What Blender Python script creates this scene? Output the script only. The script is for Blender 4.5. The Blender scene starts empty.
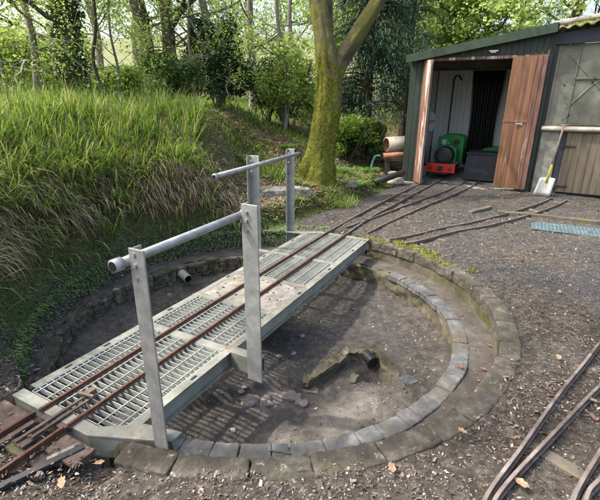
import bpy, math, random
import numpy as np
from mathutils import Vector, Matrix
R=math.radians
random.seed(7); rs=np.random.RandomState(11)
scn=bpy.context.scene; COL=scn.collection
# ------------------------------------------------------------------ frame of the yard
A0=R(27.9); D=np.array([math.sin(A0),math.cos(A0)]); N=np.array([math.cos(A0),-math.sin(A0)])
C0=np.array([-.37,3.25])            # centre of the bridge
PC=np.array([-.22,3.2])             # centre of the pit
def W(v,u,z=0): p=C0+v*N+u*D; return (p[0],p[1],z)
# ------------------------------------------------------------------ node materials
def newmat(name):
    m=bpy.data.materials.new(name); m.use_nodes=True
    nt=m.node_tree; b=nt.nodes['Principled BSDF']; return m,nt,b
def ramp(nt,fac,stops,interp='LINEAR'):
    r=nt.nodes.new('ShaderNodeValToRGB'); r.color_ramp.interpolation=interp
    el=r.color_ramp.elements
    while len(el)<len(stops): el.new(.5)
    for e,(p,c) in zip(el,stops): e.position=p; e.color=(*c,1)
    nt.links.new(fac,r.inputs[0]); return r.outputs[0]
def noise(nt,scale,detail=6,rough=.6,vec=None,dist=0):
    n=nt.nodes.new('ShaderNodeTexNoise'); n.inputs['Scale'].default_value=scale
    n.inputs['Detail'].default_value=detail; n.inputs['Roughness'].default_value=rough
    n.inputs['Distortion'].default_value=dist
    if vec: nt.links.new(vec,n.inputs['Vector'])
    return n.outputs[0]
def coords(nt,scale=None,kind='Object'):
    t=nt.nodes.new('ShaderNodeTexCoord'); o=t.outputs[kind]
    if scale:
        mp=nt.nodes.new('ShaderNodeMapping'); mp.inputs['Scale'].default_value=scale
        nt.links.new(o,mp.inputs['Vector']); o=mp.outputs[0]
    return o
def mixc(nt,fac,a,b,mode='MIX'):
    m=nt.nodes.new('ShaderNodeMix'); m.data_type='RGBA'; m.blend_type=mode
    for sock,val in ((m.inputs[0],fac),(m.inputs[6],a),(m.inputs[7],b)):
        if isinstance(val,(int,float)): sock.default_value=val
        elif isinstance(val,tuple): sock.default_value=(*val,1)
        else: nt.links.new(val,sock)
    return m.outputs[2]
def mathn(nt,op,a,b=0,clamp=False):
    m=nt.nodes.new('ShaderNodeMath'); m.operation=op; m.use_clamp=clamp
    for s,v in ((m.inputs[0],a),(m.inputs[1],b)):
        if isinstance(v,(int,float)): s.default_value=v
        else: nt.links.new(v,s)
    return m.outputs[0]
def bump(nt,b,h,strength=.5,dist=.01):
    n=nt.nodes.new('ShaderNodeBump'); n.inputs['Strength'].default_value=strength; n.inputs['Distance'].default_value=dist
    nt.links.new(h,n.inputs['Height']); nt.links.new(n.outputs[0],b.inputs['Normal'])
def simple(name,stops,scale=8,rough=.7,metal=0,bs=.4,bd=.004,stretch=None,detail=8,spots=None):
    """stops: colour ramp over noise; spots: (scale, lo, hi, colour) second layer of dirt/rust/moss"""
    m,nt,b=newmat(name); v=coords(nt,stretch)
    n=noise(nt,scale,detail,.65,v); c=ramp(nt,n,stops)
    for sp in (spots or []):
        n2=noise(nt,sp[0],6,.7,v); f=ramp(nt,n2,[(sp[1],(0,0,0)),(sp[2],(1,1,1))]); c=mixc(nt,f,c,sp[3])
    nt.links.new(c,b.inputs['Base Color']); b.inputs['Roughness'].default_value=rough; b.inputs['Metallic'].default_value=metal
    n3=noise(nt,scale*5,8,.7,v); bump(nt,b,n3,bs,bd)
    return m
def flat(name,c,rough=.6,metal=0):
    return simple(name,[(.3,tuple(x*.75 for x in c)),(.7,tuple(min(1,x*1.2) for x in c))],10,rough,metal,.2,.002)
def leafmat(name,stops,trans=.4,rough=.5,attr=None):
    m,nt,b=newmat(name)
    g=nt.nodes.new('ShaderNodeNewGeometry'); c=ramp(nt,g.outputs['Random Per Island'],stops)
    nt.links.new(c,b.inputs['Base Color']); b.inputs['Roughness'].default_value=rough
    if trans>0:
        t=nt.nodes.new('ShaderNodeBsdfTranslucent'); nt.links.new(mixc(nt,.5,c,(.9,1.,.35),'MULTIPLY'),t.inputs['Color'])
        mx=nt.nodes.new('ShaderNodeMixShader'); mx.inputs[0].default_value=trans
        nt.links.new(b.outputs[0],mx.inputs[1]); nt.links.new(t.outputs[0],mx.inputs[2])
        nt.links.new(mx.outputs[0],nt.nodes['Material Output'].inputs[0])
    return m
M={}
M['galv']=simple('galvanised',[(.3,(.23,.24,.238)),(.5,(.31,.325,.32)),(.7,(.41,.42,.41))],14,.5,.45,.15,.001,
    spots=[(5,.58,.72,(.20,.21,.17)),(30,.66,.74,(.5,.52,.53)),(11,.66,.70,(.10,.08,.06))])
M['frame']=simple('weathered_steel',[(.3,(.105,.11,.09)),(.5,(.185,.19,.165)),(.7,(.265,.27,.235))],6,.65,.15,.25,.002,
    spots=[(9,.56,.68,(.12,.11,.07)),(3.2,.58,.68,(.17,.10,.06)),(22,.64,.70,(.07,.06,.045))])
M['web']=simple('weathered_steel_web',[(.3,(.17,.18,.155)),(.55,(.26,.275,.24)),(.75,(.36,.375,.33))],6,.65,.2,.25,.002,
    spots=[(5,.58,.70,(.14,.13,.08))])
M['grate']=simple('galvanised_grating',[(.3,(.22,.235,.22)),(.6,(.34,.36,.335)),(.8,(.45,.47,.44))],9,.6,.25,.2,.001,
    spots=[(4,.6,.7,(.17,.15,.10))])
M['chequer']=simple('dirty_plate',[(.3,(.11,.10,.082)),(.5,(.235,.225,.195)),(.7,(.37,.365,.33))],9,.7,.1,.3,.002,
    spots=[(4,.50,.64,(.16,.13,.10)),(26,.66,.70,(.05,.04,.03))])
M['rust']=simple('rusty_rail',[(.3,(.05,.026,.018)),(.55,(.115,.055,.036)),(.75,(.19,.10,.07))],20,.75,.25,.4,.002)
M['railtop']=simple('worn_rail',[(.3,(.085,.062,.05)),(.55,(.17,.13,.11)),(.75,(.31,.26,.225))],20,.55,.4,.4,.002)
M['railhead']=simple('polished_rail_head',[(.3,(.14,.105,.085)),(.55,(.25,.21,.18)),(.75,(.40,.37,.34))],9,.5,.45,.2,.001,spots=[(5,.55,.66,(.12,.075,.055))])
M['plate_rust']=simple('rusty_plate',[(.3,(.05,.035,.028)),(.55,(.11,.078,.064)),(.75,(.21,.165,.145))],14,.75,.15,.4,.002)
M['black']=flat('black_paint',(.012,.013,.014),.45)
M['rubber']=flat('black_plastic',(.02,.02,.022),.6)
M['navy']=simple('dark_board',[(.3,(.012,.015,.022)),(.7,(.03,.036,.05))],5,.7,0,.3,.002)
M['dgreen']=simple('dark_green_cladding',[(.3,(.010,.018,.013)),(.7,(.026,.045,.032))],4,.6,0,.3,.002,stretch=(1,1,.3))
M['fascia']=simple('green_fascia',[(.3,(.014,.032,.018)),(.7,(.035,.065,.038))],5,.55,0,.3,.002,spots=[(6,.62,.72,(.10,.13,.05))])
M['white']=simple('white_lining',[(.3,(.70,.74,.77)),(.7,(.82,.86,.88))],3,.6,0,.1,.001,spots=[(2.5,.6,.8,(.55,.56,.54))])
M['whitep']=flat('white_plastic',(.7,.7,.68),.4)
M['orange']=simple('varnished_timber',[(.25,(.075,.034,.018)),(.5,(.16,.075,.036)),(.75,(.28,.15,.08))],3,.5,0,.4,.003,stretch=(7,7,.4),
    spots=[(1.1,.50,.66,(.10,.05,.03)),(2.6,.64,.70,(.42,.34,.27))])
M['oldred']=simple('peeling_timber',[(.3,(.10,.045,.03)),(.55,(.20,.10,.07)),(.75,(.30,.19,.15))],5,.7,0,.4,.003,stretch=(5,5,.5),
    spots=[(1.6,.53,.60,(.55,.5,.47))])
M['boards']=simple('grey_brown_boards',[(.25,(.06,.05,.036)),(.5,(.135,.112,.08)),(.75,(.22,.19,.14))],3,.8,0,.5,.003,stretch=(7,7,.45),
    spots=[(1.5,.55,.72,(.10,.12,.045))])
M['oldtimber']=simple('old_timber',[(.25,(.04,.034,.026)),(.5,(.09,.078,.06)),(.75,(.18,.16,.125))],5,.85,0,.6,.004,
    spots=[(5,.56,.66,(.09,.11,.025))])
M['steelpanel']=simple('grey_green_panel',[(.3,(.065,.07,.055)),(.5,(.125,.13,.105)),(.7,(.20,.205,.17))],2.2,.7,.1,.4,.004,
    spots=[(2.1,.60,.64,(.022,.026,.03)),(5.5,.60,.70,(.27,.26,.21)),(1.2,.52,.7,(.08,.085,.06))])
M['beam']=simple('pale_beam',[(.3,(.25,.22,.17)),(.7,(.48,.45,.38))],4,.8,0,.4,.003)
M['pier']=simple('render_pier',[(.3,(.10,.10,.085)),(.5,(.20,.20,.175)),(.7,(.33,.33,.30))],5,.9,0,.6,.008,spots=[(3,.58,.7,(.07,.085,.03))])
M['coping']=simple('mossy_concrete',[(.25,(.024,.022,.016)),(.5,(.066,.060,.046)),(.75,(.165,.152,.125))],9,.95,0,.9,.012,
    spots=[(2.4,.55,.72,(.075,.072,.022)),(3.7,.56,.70,(.05,.042,.034)),(19,.60,.70,(.34,.31,.27))])
M['innerwall']=simple('damp_wall',[(.25,(.035,.03,.02)),(.5,(.085,.075,.05)),(.75,(.19,.17,.13))],6,.9,0,.8,.012,
    spots=[(3.5,.5,.66,(.05,.065,.014)),(8,.66,.72,(.32,.31,.27))])
M['masonry']=simple('old_masonry',[(.25,(.028,.024,.018)),(.45,(.075,.065,.048)),(.6,(.15,.135,.105)),(.78,(.36,.35,.31))],11,.95,0,1,.015,
    spots=[(4.5,.50,.62,(.05,.065,.016)),(9,.66,.72,(.42,.42,.38))])
M['ledge']=simple('dark_ledge',[(.25,(.030,.026,.021)),(.5,(.066,.058,.048)),(.75,(.13,.118,.10))],5,.9,0,.6,.008,
    spots=[(12,.64,.72,(.26,.24,.2))])
M['bluebrick']=simple('blue_grey_brick',[(.25,(.040,.040,.038)),(.5,(.092,.095,.096)),(.75,(.20,.205,.205))],9,.9,0,.8,.008,
    spots=[(3.2,.50,.64,(.085,.075,.055)),(13,.66,.73,(.42,.43,.43))])
M['rubble']=simple('pinkish_rubble',[(.25,(.09,.072,.064)),(.5,(.20,.17,.155)),(.75,(.36,.32,.295))],9,.95,0,.9,.02)
M['mossroof']=simple('mossy_cement_sheet',[(.25,(.06,.055,.04)),(.5,(.14,.13,.11)),(.75,(.26,.25,.22))],8,.95,0,.9,.02,spots=[(3.0,.46,.58,(.13,.14,.02))])
M['stone']=simple('grey_stone',[(.25,(.10,.095,.085)),(.5,(.22,.21,.19)),(.75,(.36,.35,.32))],7,.9,0,.8,.01,spots=[(5,.55,.7,(.08,.10,.02))])
M['bark']=simple('brown_bark',[(.25,(.045,.035,.025)),(.5,(.10,.082,.062)),(.75,(.18,.15,.12))],8,.9,0,.9,.02,stretch=(3,3,.6),spots=[(2.6,.52,.66,(.07,.085,.02))])
M['greybark']=simple('grey_bark',[(.25,(.10,.09,.075)),(.5,(.21,.19,.165)),(.75,(.33,.31,.27))],8,.9,0,.8,.015,stretch=(3,3,.6),spots=[(3,.58,.7,(.13,.14,.06))])
M['darkbark']=flat('dark_bark',(.045,.032,.024),.9)
# mossy trunk: real moss thick low down; extra on the left paints in its sunlit side
def mossbark():
    m,nt,b=newmat('moss_covered_bark'); v=coords(nt)
    n=noise(nt,6,10,.7,v); bark=ramp(nt,n,[(.3,(.06,.05,.03)),(.5,(.145,.125,.08)),(.7,(.26,.235,.16))])
    bark=mixc(nt,ramp(nt,noise(nt,2.2,6,.7,v),[(.46,(0,0,0)),(.58,(1,1,1))]),bark,(.17,.17,.05))
    n2=noise(nt,22,8,.7,v); moss=ramp(nt,n2,[(.28,(.045,.052,.009)),(.5,(.15,.16,.024)),(.72,(.32,.32,.055))])
    sep=nt.nodes.new('ShaderNodeSeparateXYZ'); nt.links.new(v,sep.inputs[0])
    n4=noise(nt,3.1,5,.6,v)
    h=mathn(nt,'MULTIPLY',sep.outputs[2],-.26); f=mathn(nt,'ADD',h,n4); f=mathn(nt,'ADD',f,.50)
    x=mathn(nt,'MULTIPLY',sep.outputs[0],-.35); f=mathn(nt,'ADD',f,x)  # sunlit left side put into the moss colour
    fr=ramp(nt,f,[(.46,(0,0,0)),(.56,(1,1,1))])
    nt.links.new(mixc(nt,fr,bark,moss),b.inputs['Base Color']); b.inputs['Roughness'].default_value=1
    b.inputs['Specular IOR Level'].default_value=.15
    nb=noise(nt,38,10,.75,v); bump(nt,b,nb,1,.03); return m
M['mossbark']=mossbark()
M['terra']=simple('terracotta',[(.3,(.22,.08,.04)),(.7,(.38,.16,.085))],8,.8)
M['teal']=flat('teal_plastic',(.06,.24,.19),.5)
M['locogreen']=simple('green_paint',[(.3,(.012,.19,.035)),(.7,(.02,.28,.055))],4,.3,0,.05,.001)
M['locored']=simple('red_paint',[(.3,(.42,.012,.012)),(.7,(.60,.025,.02))],6,.4,0,.1,.001)
M['glass']=flat('window_glass',(.45,.5,.5),.15)
M['yellow']=flat('yellow_grip',(.42,.36,.03),.6)
M['blade']=simple('scraped_steel',[(.3,(.30,.30,.29)),(.7,(.55,.55,.53))],9,.5,.35,.2,.001)
M['wood']=simple('ash_handle',[(.3,(.17,.13,.10)),(.7,(.30,.25,.20))],6,.7,0,.2,.001,stretch=(6,6,1))
M['bluemat']=simple('faded_blue_mesh',[(.3,(.05,.085,.09)),(.55,(.10,.155,.17)),(.75,(.21,.28,.29))],12,.8,0,.3,.002,spots=[(6,.60,.7,(.10,.09,.07))])
M['leafy']=leafmat('spring_leaves',[(0,(.11,.19,.03)),(.5,(.19,.30,.045)),(1,(.34,.46,.10))],.5)
M['bright']=leafmat('bright_leaves',[(0,(.20,.28,.06)),(.5,(.34,.45,.11)),(1,(.54,.62,.24))],.5)
M['midleaf']=leafmat('mid_green_leaves',[(0,(.045,.09,.022)),(.5,(.10,.18,.04)),(1,(.20,.30,.08))],.4)
M['holly']=leafmat('dark_glossy_leaves',[(0,(.015,.035,.014)),(.6,(.04,.08,.03)),(1,(.09,.15,.06))],.15,.35)
M['yew']=leafmat('blue_green_needles',[(0,(.022,.05,.032)),(.5,(.055,.11,.07)),(1,(.12,.20,.12))],.2,.6)
M['grass']=leafmat('bank_grass_blades',[(0,(.065,.11,.02)),(.3,(.145,.235,.04)),(.7,(.25,.365,.065)),(.86,(.36,.45,.12)),(.91,(.46,.38,.23)),(1,(.36,.26,.17))],.4,.45)
M['grass2']=leafmat('fine_grass_blades',[(0,(.04,.08,.015)),(.5,(.09,.15,.03)),(.8,(.16,.22,.05)),(1,(.25,.19,.11))],.3,.5)
M['hay']=leafmat('dead_grass_blades',[(0,(.06,.038,.024)),(.35,(.20,.135,.085)),(.7,(.40,.30,.20)),(1,(.60,.49,.36))],.2,.8)
M['mossblade']=leafmat('moss_tufts',[(0,(.05,.09,.02)),(.4,(.10,.17,.035)),(.8,(.17,.24,.05)),(1,(.22,.20,.08))],.2,.9)
M['darkmoss']=leafmat('dark_moss',[(0,(.02,.025,.008)),(.5,(.05,.062,.015)),(1,(.11,.12,.03))],.1,.95)
M['algae']=leafmat('wet_moss',[(0,(.05,.09,.035)),(.5,(.11,.19,.06)),(.85,(.19,.27,.07)),(1,(.27,.29,.09))],.2,.8)
M['ymoss']=leafmat('yellow_moss_tufts',[(0,(.07,.085,.014)),(.5,(.18,.20,.032)),(1,(.36,.38,.08))],.3,.95)
M['fern']=leafmat('fern_fronds',[(0,(.05,.13,.02)),(.5,(.10,.22,.03)),(1,(.17,.31,.05))],.4,.6)
M['chip']=leafmat('litter_chips',[(0,(.035,.028,.022)),(.35,(.075,.058,.045)),(.62,(.14,.112,.088)),(.82,(.22,.185,.15)),(.90,(.20,.11,.07)),(.96,(.32,.28,.235)),(1,(.48,.44,.39))],0,.9)
M['slopechip']=leafmat('dead_leaf_litter',[(0,(.09,.06,.04)),(.4,(.20,.14,.095)),(.75,(.34,.25,.18)),(1,(.52,.43,.33))],.1,.9)
M['pebble']=leafmat('gravel_stones',[(0,(.03,.03,.032)),(.4,(.07,.068,.07)),(.75,(.14,.13,.125)),(1,(.36,.34,.32))],0,.85)
M['tanleaf']=simple('tan_leaf',[(.3,(.17,.10,.06)),(.7,(.36,.24,.155))],30,.8,0,.4,.002)
M['redleaf']=simple('rusty_leaf',[(.3,(.17,.07,.035)),(.7,(.34,.155,.08))],30,.8,0,.4,.002)
M['ivy']=leafmat('ivy_leaves',[(0,(.015,.04,.012)),(.6,(.035,.08,.02)),(1,(.09,.16,.04))],.2,.4)

def groundmat():
    m,nt,b=newmat('yard_earth'); v=coords(nt)
    at=nt.nodes.new('ShaderNodeAttribute'); at.attribute_name='zone'
    sp=nt.nodes.new('ShaderNodeSeparateColor'); nt.links.new(at.outputs[0],sp.inputs[0])
    bank,field,fine=sp.outputs[0],sp.outputs[1],sp.outputs[2]
    n1=noise(nt,1.3,8,.65,v); n2=noise(nt,26,10,.75,v)
    soil=ramp(nt,n2,[(.3,(.020,.017,.014)),(.46,(.053,.046,.038)),(.60,(.112,.098,.082)),(.74,(.26,.235,.20))])
    dark=ramp(nt,n2,[(.3,(.016,.016,.016)),(.46,(.042,.042,.042)),(.62,(.088,.087,.085)),(.76,(.22,.215,.205))])
    f=ramp(nt,n1,[(.42,(0,0,0)),(.58,(1,1,1))])
    f2=mathn(nt,'MULTIPLY',f,fine)
    c=mixc(nt,f2,soil,dark)
    # pale chips trodden into the soil
    vo=nt.nodes.new('ShaderNodeTexVoronoi'); vo.inputs['Scale'].default_value=42; nt.links.new(coords(nt,(1,1,.4)),vo.inputs['Vector'])
    chipmask=ramp(nt,vo.outputs['Distance'],[(.20,(1,1,1)),(.30,(0,0,0))])
    sc=nt.nodes.new('ShaderNodeSeparateColor'); nt.links.new(vo.outputs['Color'],sc.inputs[0])
    sel=ramp(nt,sc.outputs[0],[(.60,(0,0,0)),(.64,(1,1,1))])
    chipc=ramp(nt,sc.outputs[1],[(0,(.10,.075,.055)),(.5,(.22,.175,.14)),(1,(.36,.32,.29))])
    c=mixc(nt,mathn(nt,'MULTIPLY',mathn(nt,'MULTIPLY',chipmask,sel),.8),c,chipc)
    bankc=ramp(nt,noise(nt,9,10,.75,v),[(.3,(.045,.036,.022)),(.46,(.11,.092,.052)),(.6,(.12,.13,.045)),(.75,(.27,.22,.14))])
    bm=ramp(nt,mathn(nt,'ADD',bank,mathn(nt,'MULTIPLY',mathn(nt,'SUBTRACT',n2,.5),.5)),[(.35,(0,0,0)),(.65,(1,1,1))])
    c=mixc(nt,bm,c,bankc)
    fieldc=ramp(nt,noise(nt,.6,8,.7,v),[(.3,(.09,.11,.045)),(.55,(.145,.16,.07)),(.75,(.20,.205,.11))])
    c=mixc(nt,field,c,fieldc)
    nt.links.new(c,b.inputs['Base Color']); b.inputs['Roughness'].default_value=.95; b.inputs['Specular IOR Level'].default_value=.25
    hb=mathn(nt,'ADD',mathn(nt,'MULTIPLY',noise(nt,60,10,.8,v),.8),mathn(nt,'MULTIPLY',mathn(nt,'MULTIPLY',chipmask,sel),.5))
    bump(nt,b,hb,.9,.015); return m
M['ground']=groundmat()
def floormat():
    m,nt,b=newmat('pit_silt'); v=coords(nt)
    n1=noise(nt,1.1,8,.6,v,.5); n2=noise(nt,18,10,.75,v); n3=noise(nt,4.5,8,.7,v)
    a=ramp(nt,n2,[(.3,(.020,.018,.016)),(.5,(.055,.050,.044)),(.7,(.13,.12,.108))])
    pale=ramp(nt,n2,[(.3,(.10,.088,.073)),(.55,(.20,.18,.155)),(.75,(.33,.31,.28))])
    c=mixc(nt,ramp(nt,n1,[(.56,(0,0,0)),(.74,(.6,.6,.6))]),a,pale)
    c=mixc(nt,ramp(nt,n3,[(.60,(0,0,0)),(.68,(1,1,1))]),c,(.04,.034,.03))
    at=nt.nodes.new('ShaderNodeAttribute'); at.attribute_name='silt'; c=mixc(nt,at.outputs['Fac'],c,pale)
    vo=nt.nodes.new('ShaderNodeTexVoronoi'); vo.inputs['Scale'].default_value=55; nt.links.new(v,vo.inputs['Vector'])
    sc=nt.nodes.new('ShaderNodeSeparateColor'); nt.links.new(vo.outputs['Color'],sc.inputs[0]); cm=mathn(nt,'MULTIPLY',ramp(nt,vo.outputs['Distance'],[(.15,(1,1,1)),(.28,(0,0,0))]),ramp(nt,sc.outputs[0],[(.80,(0,0,0)),(.84,(1,1,1))]))
    c=mixc(nt,cm,c,ramp(nt,sc.outputs[1],[(0,(.05,.04,.03)),(.6,(.22,.17,.13)),(1,(.40,.36,.32))]))
    nt.links.new(c,b.inputs['Base Color']); b.inputs['Roughness'].default_value=.9
    bump(nt,b,mathn(nt,'ADD',noise(nt,45,10,.8,v),mathn(nt,'MULTIPLY',cm,.4)),1,.014); return m
M['floor']=floormat()

# ------------------------------------------------------------------ objects
def link(o,parent=None):
    COL.objects.link(o)
    if parent: o.parent=parent
    return o
def tag(o,label=None,cat=None,group=None,kind=None):
    if label: o['label']=label
    if cat: o['category']=cat
    if group: o['group']=group
    if kind: o['kind']=kind
    return o
def empty(name,loc=(0,0,0),rz=0,label=None,cat=None,group=None):
    o=bpy.data.objects.new(name,None); o.empty_display_size=.1; o.location=loc; o.rotation_euler=(0,0,rz); link(o)
    return tag(o,label,cat,group)
def rawmesh(name,verts,faces,mat,parent=None,smooth=False):
    me=bpy.data.meshes.new(name); me.from_pydata([tuple(map(float,v)) for v in verts],[],[tuple(map(int,f)) for f in faces]); me.materials.append(M[mat] if isinstance(mat,str) else mat)
    if smooth: me.polygons.foreach_set('use_smooth',[True]*len(me.polygons))
    me.update(); return link(bpy.data.objects.new(name,me),parent)
def npmesh(name,verts,quads,mat,parent=None,smooth=False,k=4):
    """fast mesh from numpy arrays; quads: (n,k)"""
    me=bpy.data.meshes.new(name); nv=len(verts); nf=len(quads)
    me.vertices.add(nv); me.vertices.foreach_set('co',np.ascontiguousarray(verts,dtype=np.float32).ravel())
    me.loops.add(nf*k); me.loops.foreach_set('vertex_index',np.ascontiguousarray(quads,dtype=np.int32).ravel())
    me.polygons.add(nf); me.polygons.foreach_set('loop_start',np.arange(0,nf*k,k,dtype=np.int32))
    me.polygons.foreach_set('loop_total',np.full(nf,k,dtype=np.int32))
    if smooth: me.polygons.foreach_set('use_smooth',np.ones(nf,dtype=bool))
    me.materials.append(M[mat]); me.update(calc_edges=True); me.validate()
    return link(bpy.data.objects.new(name,me),parent)
class MB:
    def __init__(s): s.v=[];s.f=[]
    def add(s,vs,fs):
        n=len(s.v); s.v+=[tuple(v) for v in vs]; s.f+=[tuple(i+n for i in f) for f in fs]; return s
    def box(s,x0,x1,y0,y1,z0,z1,mtx=None):
        vs=[Vector(p) for p in ((x0,y0,z0),(x1,y0,z0),(x1,y1,z0),(x0,y1,z0),(x0,y0,z1),(x1,y0,z1),(x1,y1,z1),(x0,y1,z1))]
        if mtx: vs=[mtx@v for v in vs]
        return s.add(vs,[(0,3,2,1),(4,5,6,7),(0,1,5,4),(1,2,6,5),(2,3,7,6),(3,0,4,7)])
    def prism(s,poly,z0,z1):      # polygon in xy, ccw
        n=len(poly); vs=[(x,y,z0) for x,y in poly]+[(x,y,z1) for x,y in poly]
        return s.add(vs,[tuple(range(n-1,-1,-1)),tuple(range(n,2*n))]+[(i,(i+1)%n,n+(i+1)%n,n+i) for i in range(n)])
    def tube(s,pts,rad,seg=8,cap=True):
        pts=[Vector(p) for p in pts]; rad=rad if isinstance(rad,(list,tuple)) else [rad]*len(pts)
        n0=len(s.v); up=None
        for i,p in enumerate(pts):
            t=(pts[min(i+1,len(pts)-1)]-pts[max(i-1,0)]).normalized()
            if up is None: up=t.orthogonal().normalized()
            up=(up-t*up.dot(t)).normalized(); w=t.cross(up)
            for k in range(seg):
                a=2*math.pi*k/seg; s.v.append(tuple(p+(up*math.cos(a)+w*math.sin(a))*rad[i]))
        for i in range(len(pts)-1):
            for k in range(seg):
                a=n0+i*seg+k; b=n0+i*seg+(k+1)%seg; s.f.append((a,b,b+seg,a+seg))
        if cap:
            s.f.append(tuple(n0+k for k in range(seg-1,-1,-1))); e=n0+(len(pts)-1)*seg; s.f.append(tuple(e+k for k in range(seg)))
        return s
    def sweep(s,pts,w,h,z0=None):     # rectangular bar along a path; pts on its bottom centre line
        pts=[Vector(p) for p in pts]; n0=len(s.v)
        for i,p in enumerate(pts):
            t=(pts[min(i+1,len(pts)-1)]-pts[max(i-1,0)]); t.z=0; t.normalize(); q=Vector((-t.y,t.x,0))*w/2
            for a,b in ((1,0),(-1,0),(-1,h),(1,h)): s.v.append(tuple(p+q*a+Vector((0,0,b))))
        for i in range(len(pts)-1):
            for k in range(4):
                a=n0+i*4+k; b=n0+i*4+(k+1)%4; s.f.append((a,b,b+4,a+4))
        s.f.append((n0+3,n0+2,n0+1,n0)); e=n0+(len(pts)-1)*4; s.f.append((e,e+1,e+2,e+3)); return s
    def build(s,name,mat,parent=None,bevel=0,smooth=False,seg=2,weld=False):
        o=rawmesh(name,s.v,s.f,mat,parent,smooth)
        if weld:
            wm=o.modifiers.new('weld','WELD'); wm.merge_threshold=.0008
        if bevel:
            b=o.modifiers.new('bevel','BEVEL'); b.width=bevel; b.segments=seg; b.limit_method='ANGLE'; b.angle_limit=R(40)
        return o
def copy_tree(o,parent=None):
    c=o.copy(); COL.objects.link(c)
    if parent: c.parent=parent
    for ch in list(o.children): copy_tree(ch,c)
    return c

_tx={}
def weather(o,strength=.012,size=.08,levels=2):
    if size not in _tx:
        t=bpy.data.textures.new('clouds','CLOUDS'); t.noise_scale=size; t.noise_depth=4; _tx[size]=t
    a=o.modifiers.new('sub','SUBSURF'); a.subdivision_type='SIMPLE'; a.levels=a.render_levels=levels
    d=o.modifiers.new('disp','DISPLACE'); d.texture=_tx[size]; d.strength=strength; d.mid_level=.5; d.texture_coords='GLOBAL'
    return o
def roughbox(name,mat,parent,x0,x1,y0,y1,z0,z1,amp=.02,seed=0,step=.03):
    import itertools
    nxs=[max(2,int((b-a)/step)) for a,b in ((x0,x1),(y0,y1),(z0,z1))]; m=MB(); 
    def face(ax,val,sgn):
        u,v=[i for i in range(3) if i!=ax]; lo=[x0,y0,z0];hi=[x1,y1,z1]; base=len(m.v)
        for i in range(nxs[u]+1):
            for j in range(nxs[v]+1):
                p=[0,0,0]; p[ax]=val; p[u]=lo[u]+(hi[u]-lo[u])*i/nxs[u]; p[v]=lo[v]+(hi[v]-lo[v])*j/nxs[v]
                c=[(lo[k]+hi[k])/2 for k in range(3)]; q=Vector(p); k_=Vector([(p[k]-c[k])/((hi[k]-lo[k])/2) for k in range(3)])
                f=1-.13*max(0,k_.length-1.1); h=Vector(c); q=h+(q-h)*f
                from mathutils import noise as mn
                q+=Vector((mn.noise(q*9+Vector((seed,0,0))),mn.noise(q*9+Vector((0,seed+5,0))),mn.noise(q*9+Vector((0,0,seed+9)))))*amp
                q+=Vector((mn.noise(q*31+Vector((seed,0,0))),mn.noise(q*31+Vector((0,seed+5,0))),mn.noise(q*31+Vector((0,0,seed+9)))))*amp*.4
                m.v.append(tuple(q))
        for i in range(nxs[u]):
            for j in range(nxs[v]):
                a=base+i*(nxs[v]+1)+j; qd=(a,a+nxs[v]+1,a+nxs[v]+2,a+1); m.f.append(qd if sgn>0 else qd[::-1])
    face(0,x0,-1);face(0,x1,1);face(1,y0,1);face(1,y1,-1);face(2,z0,-1);face(2,z1,1)
    return m.build(name,mat,parent)
# ------------------------------------------------------------------ value noise (numpy)
def h2(ix,iy,seed):
    n=(ix.astype(np.int64)*374761393+iy.astype(np.int64)*668265263+seed*974634777)&0x7fffffff
    n=((n^(n>>13))*1274126177)&0x7fffffff; return ((n^(n>>16))&0xffff)/65535.0
def vn(x,y,seed=0):
    ix=np.floor(x);iy=np.floor(y);fx=x-ix;fy=y-iy;fx=fx*fx*(3-2*fx);fy=fy*fy*(3-2*fy)
    a=h2(ix,iy,seed);b=h2(ix+1,iy,seed);c=h2(ix,iy+1,seed);d=h2(ix+1,iy+1,seed)
    return (a*(1-fx)+b*fx)*(1-fy)+(c*(1-fx)+d*fx)*fy-.5
def fbm(x,y,sc,oct=4,seed=0):
    t=0;amp=1
    for o in range(oct): t=t+amp*vn(x*sc*2**o,y*sc*2**o,seed+o*17); amp*=.5
    return t
def sstep(a,b,x): t=np.clip((x-a)/(b-a),0,1); return t*t*(3-2*t)
# ------------------------------------------------------------------ terrain
arc=[(PC[0]+1.86*math.cos(R(t)),PC[1]+1.86*math.sin(R(t))) for t in range(208,104,-6)]
FOOT=[(-4.5,-3),(-3.1,.5),(-2.35,1.5),(-2.0,2.15)]+arc+[(-.42,5.05),(-.12,5.3),(.2,5.75),(.48,6.15),(.95,6.75),(1.36,7.35),(1.72,7.95),(1.8,8.6),(2.4,9.9),(3.5,12),(3.6,13),(30,13)]
FP=np.array(FOOT)
YARD=np.array(FOOT+[(30,-3)])
def footdist(x,y):
    d=np.full(x.shape,1e9)
    for (ax,ay),(bx,by) in zip(FP[:-1],FP[1:]):
        dx,dy=bx-ax,by-ay; t=np.clip(((x-ax)*dx+(y-ay)*dy)/(dx*dx+dy*dy),0,1)
        d=np.minimum(d,np.hypot(x-ax-t*dx,y-ay-t*dy))
    ins=np.zeros(x.shape,bool); n=len(YARD); j=n-1
    for i in range(n):
        xi,yi=YARD[i];xj,yj=YARD[j]
        ins^=((yi>y)!=(yj>y))&(x<(xj-xi)*(y-yi)/(yj-yi+1e-12)+xi); j=i
    return np.where(ins,-d,d)
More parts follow.
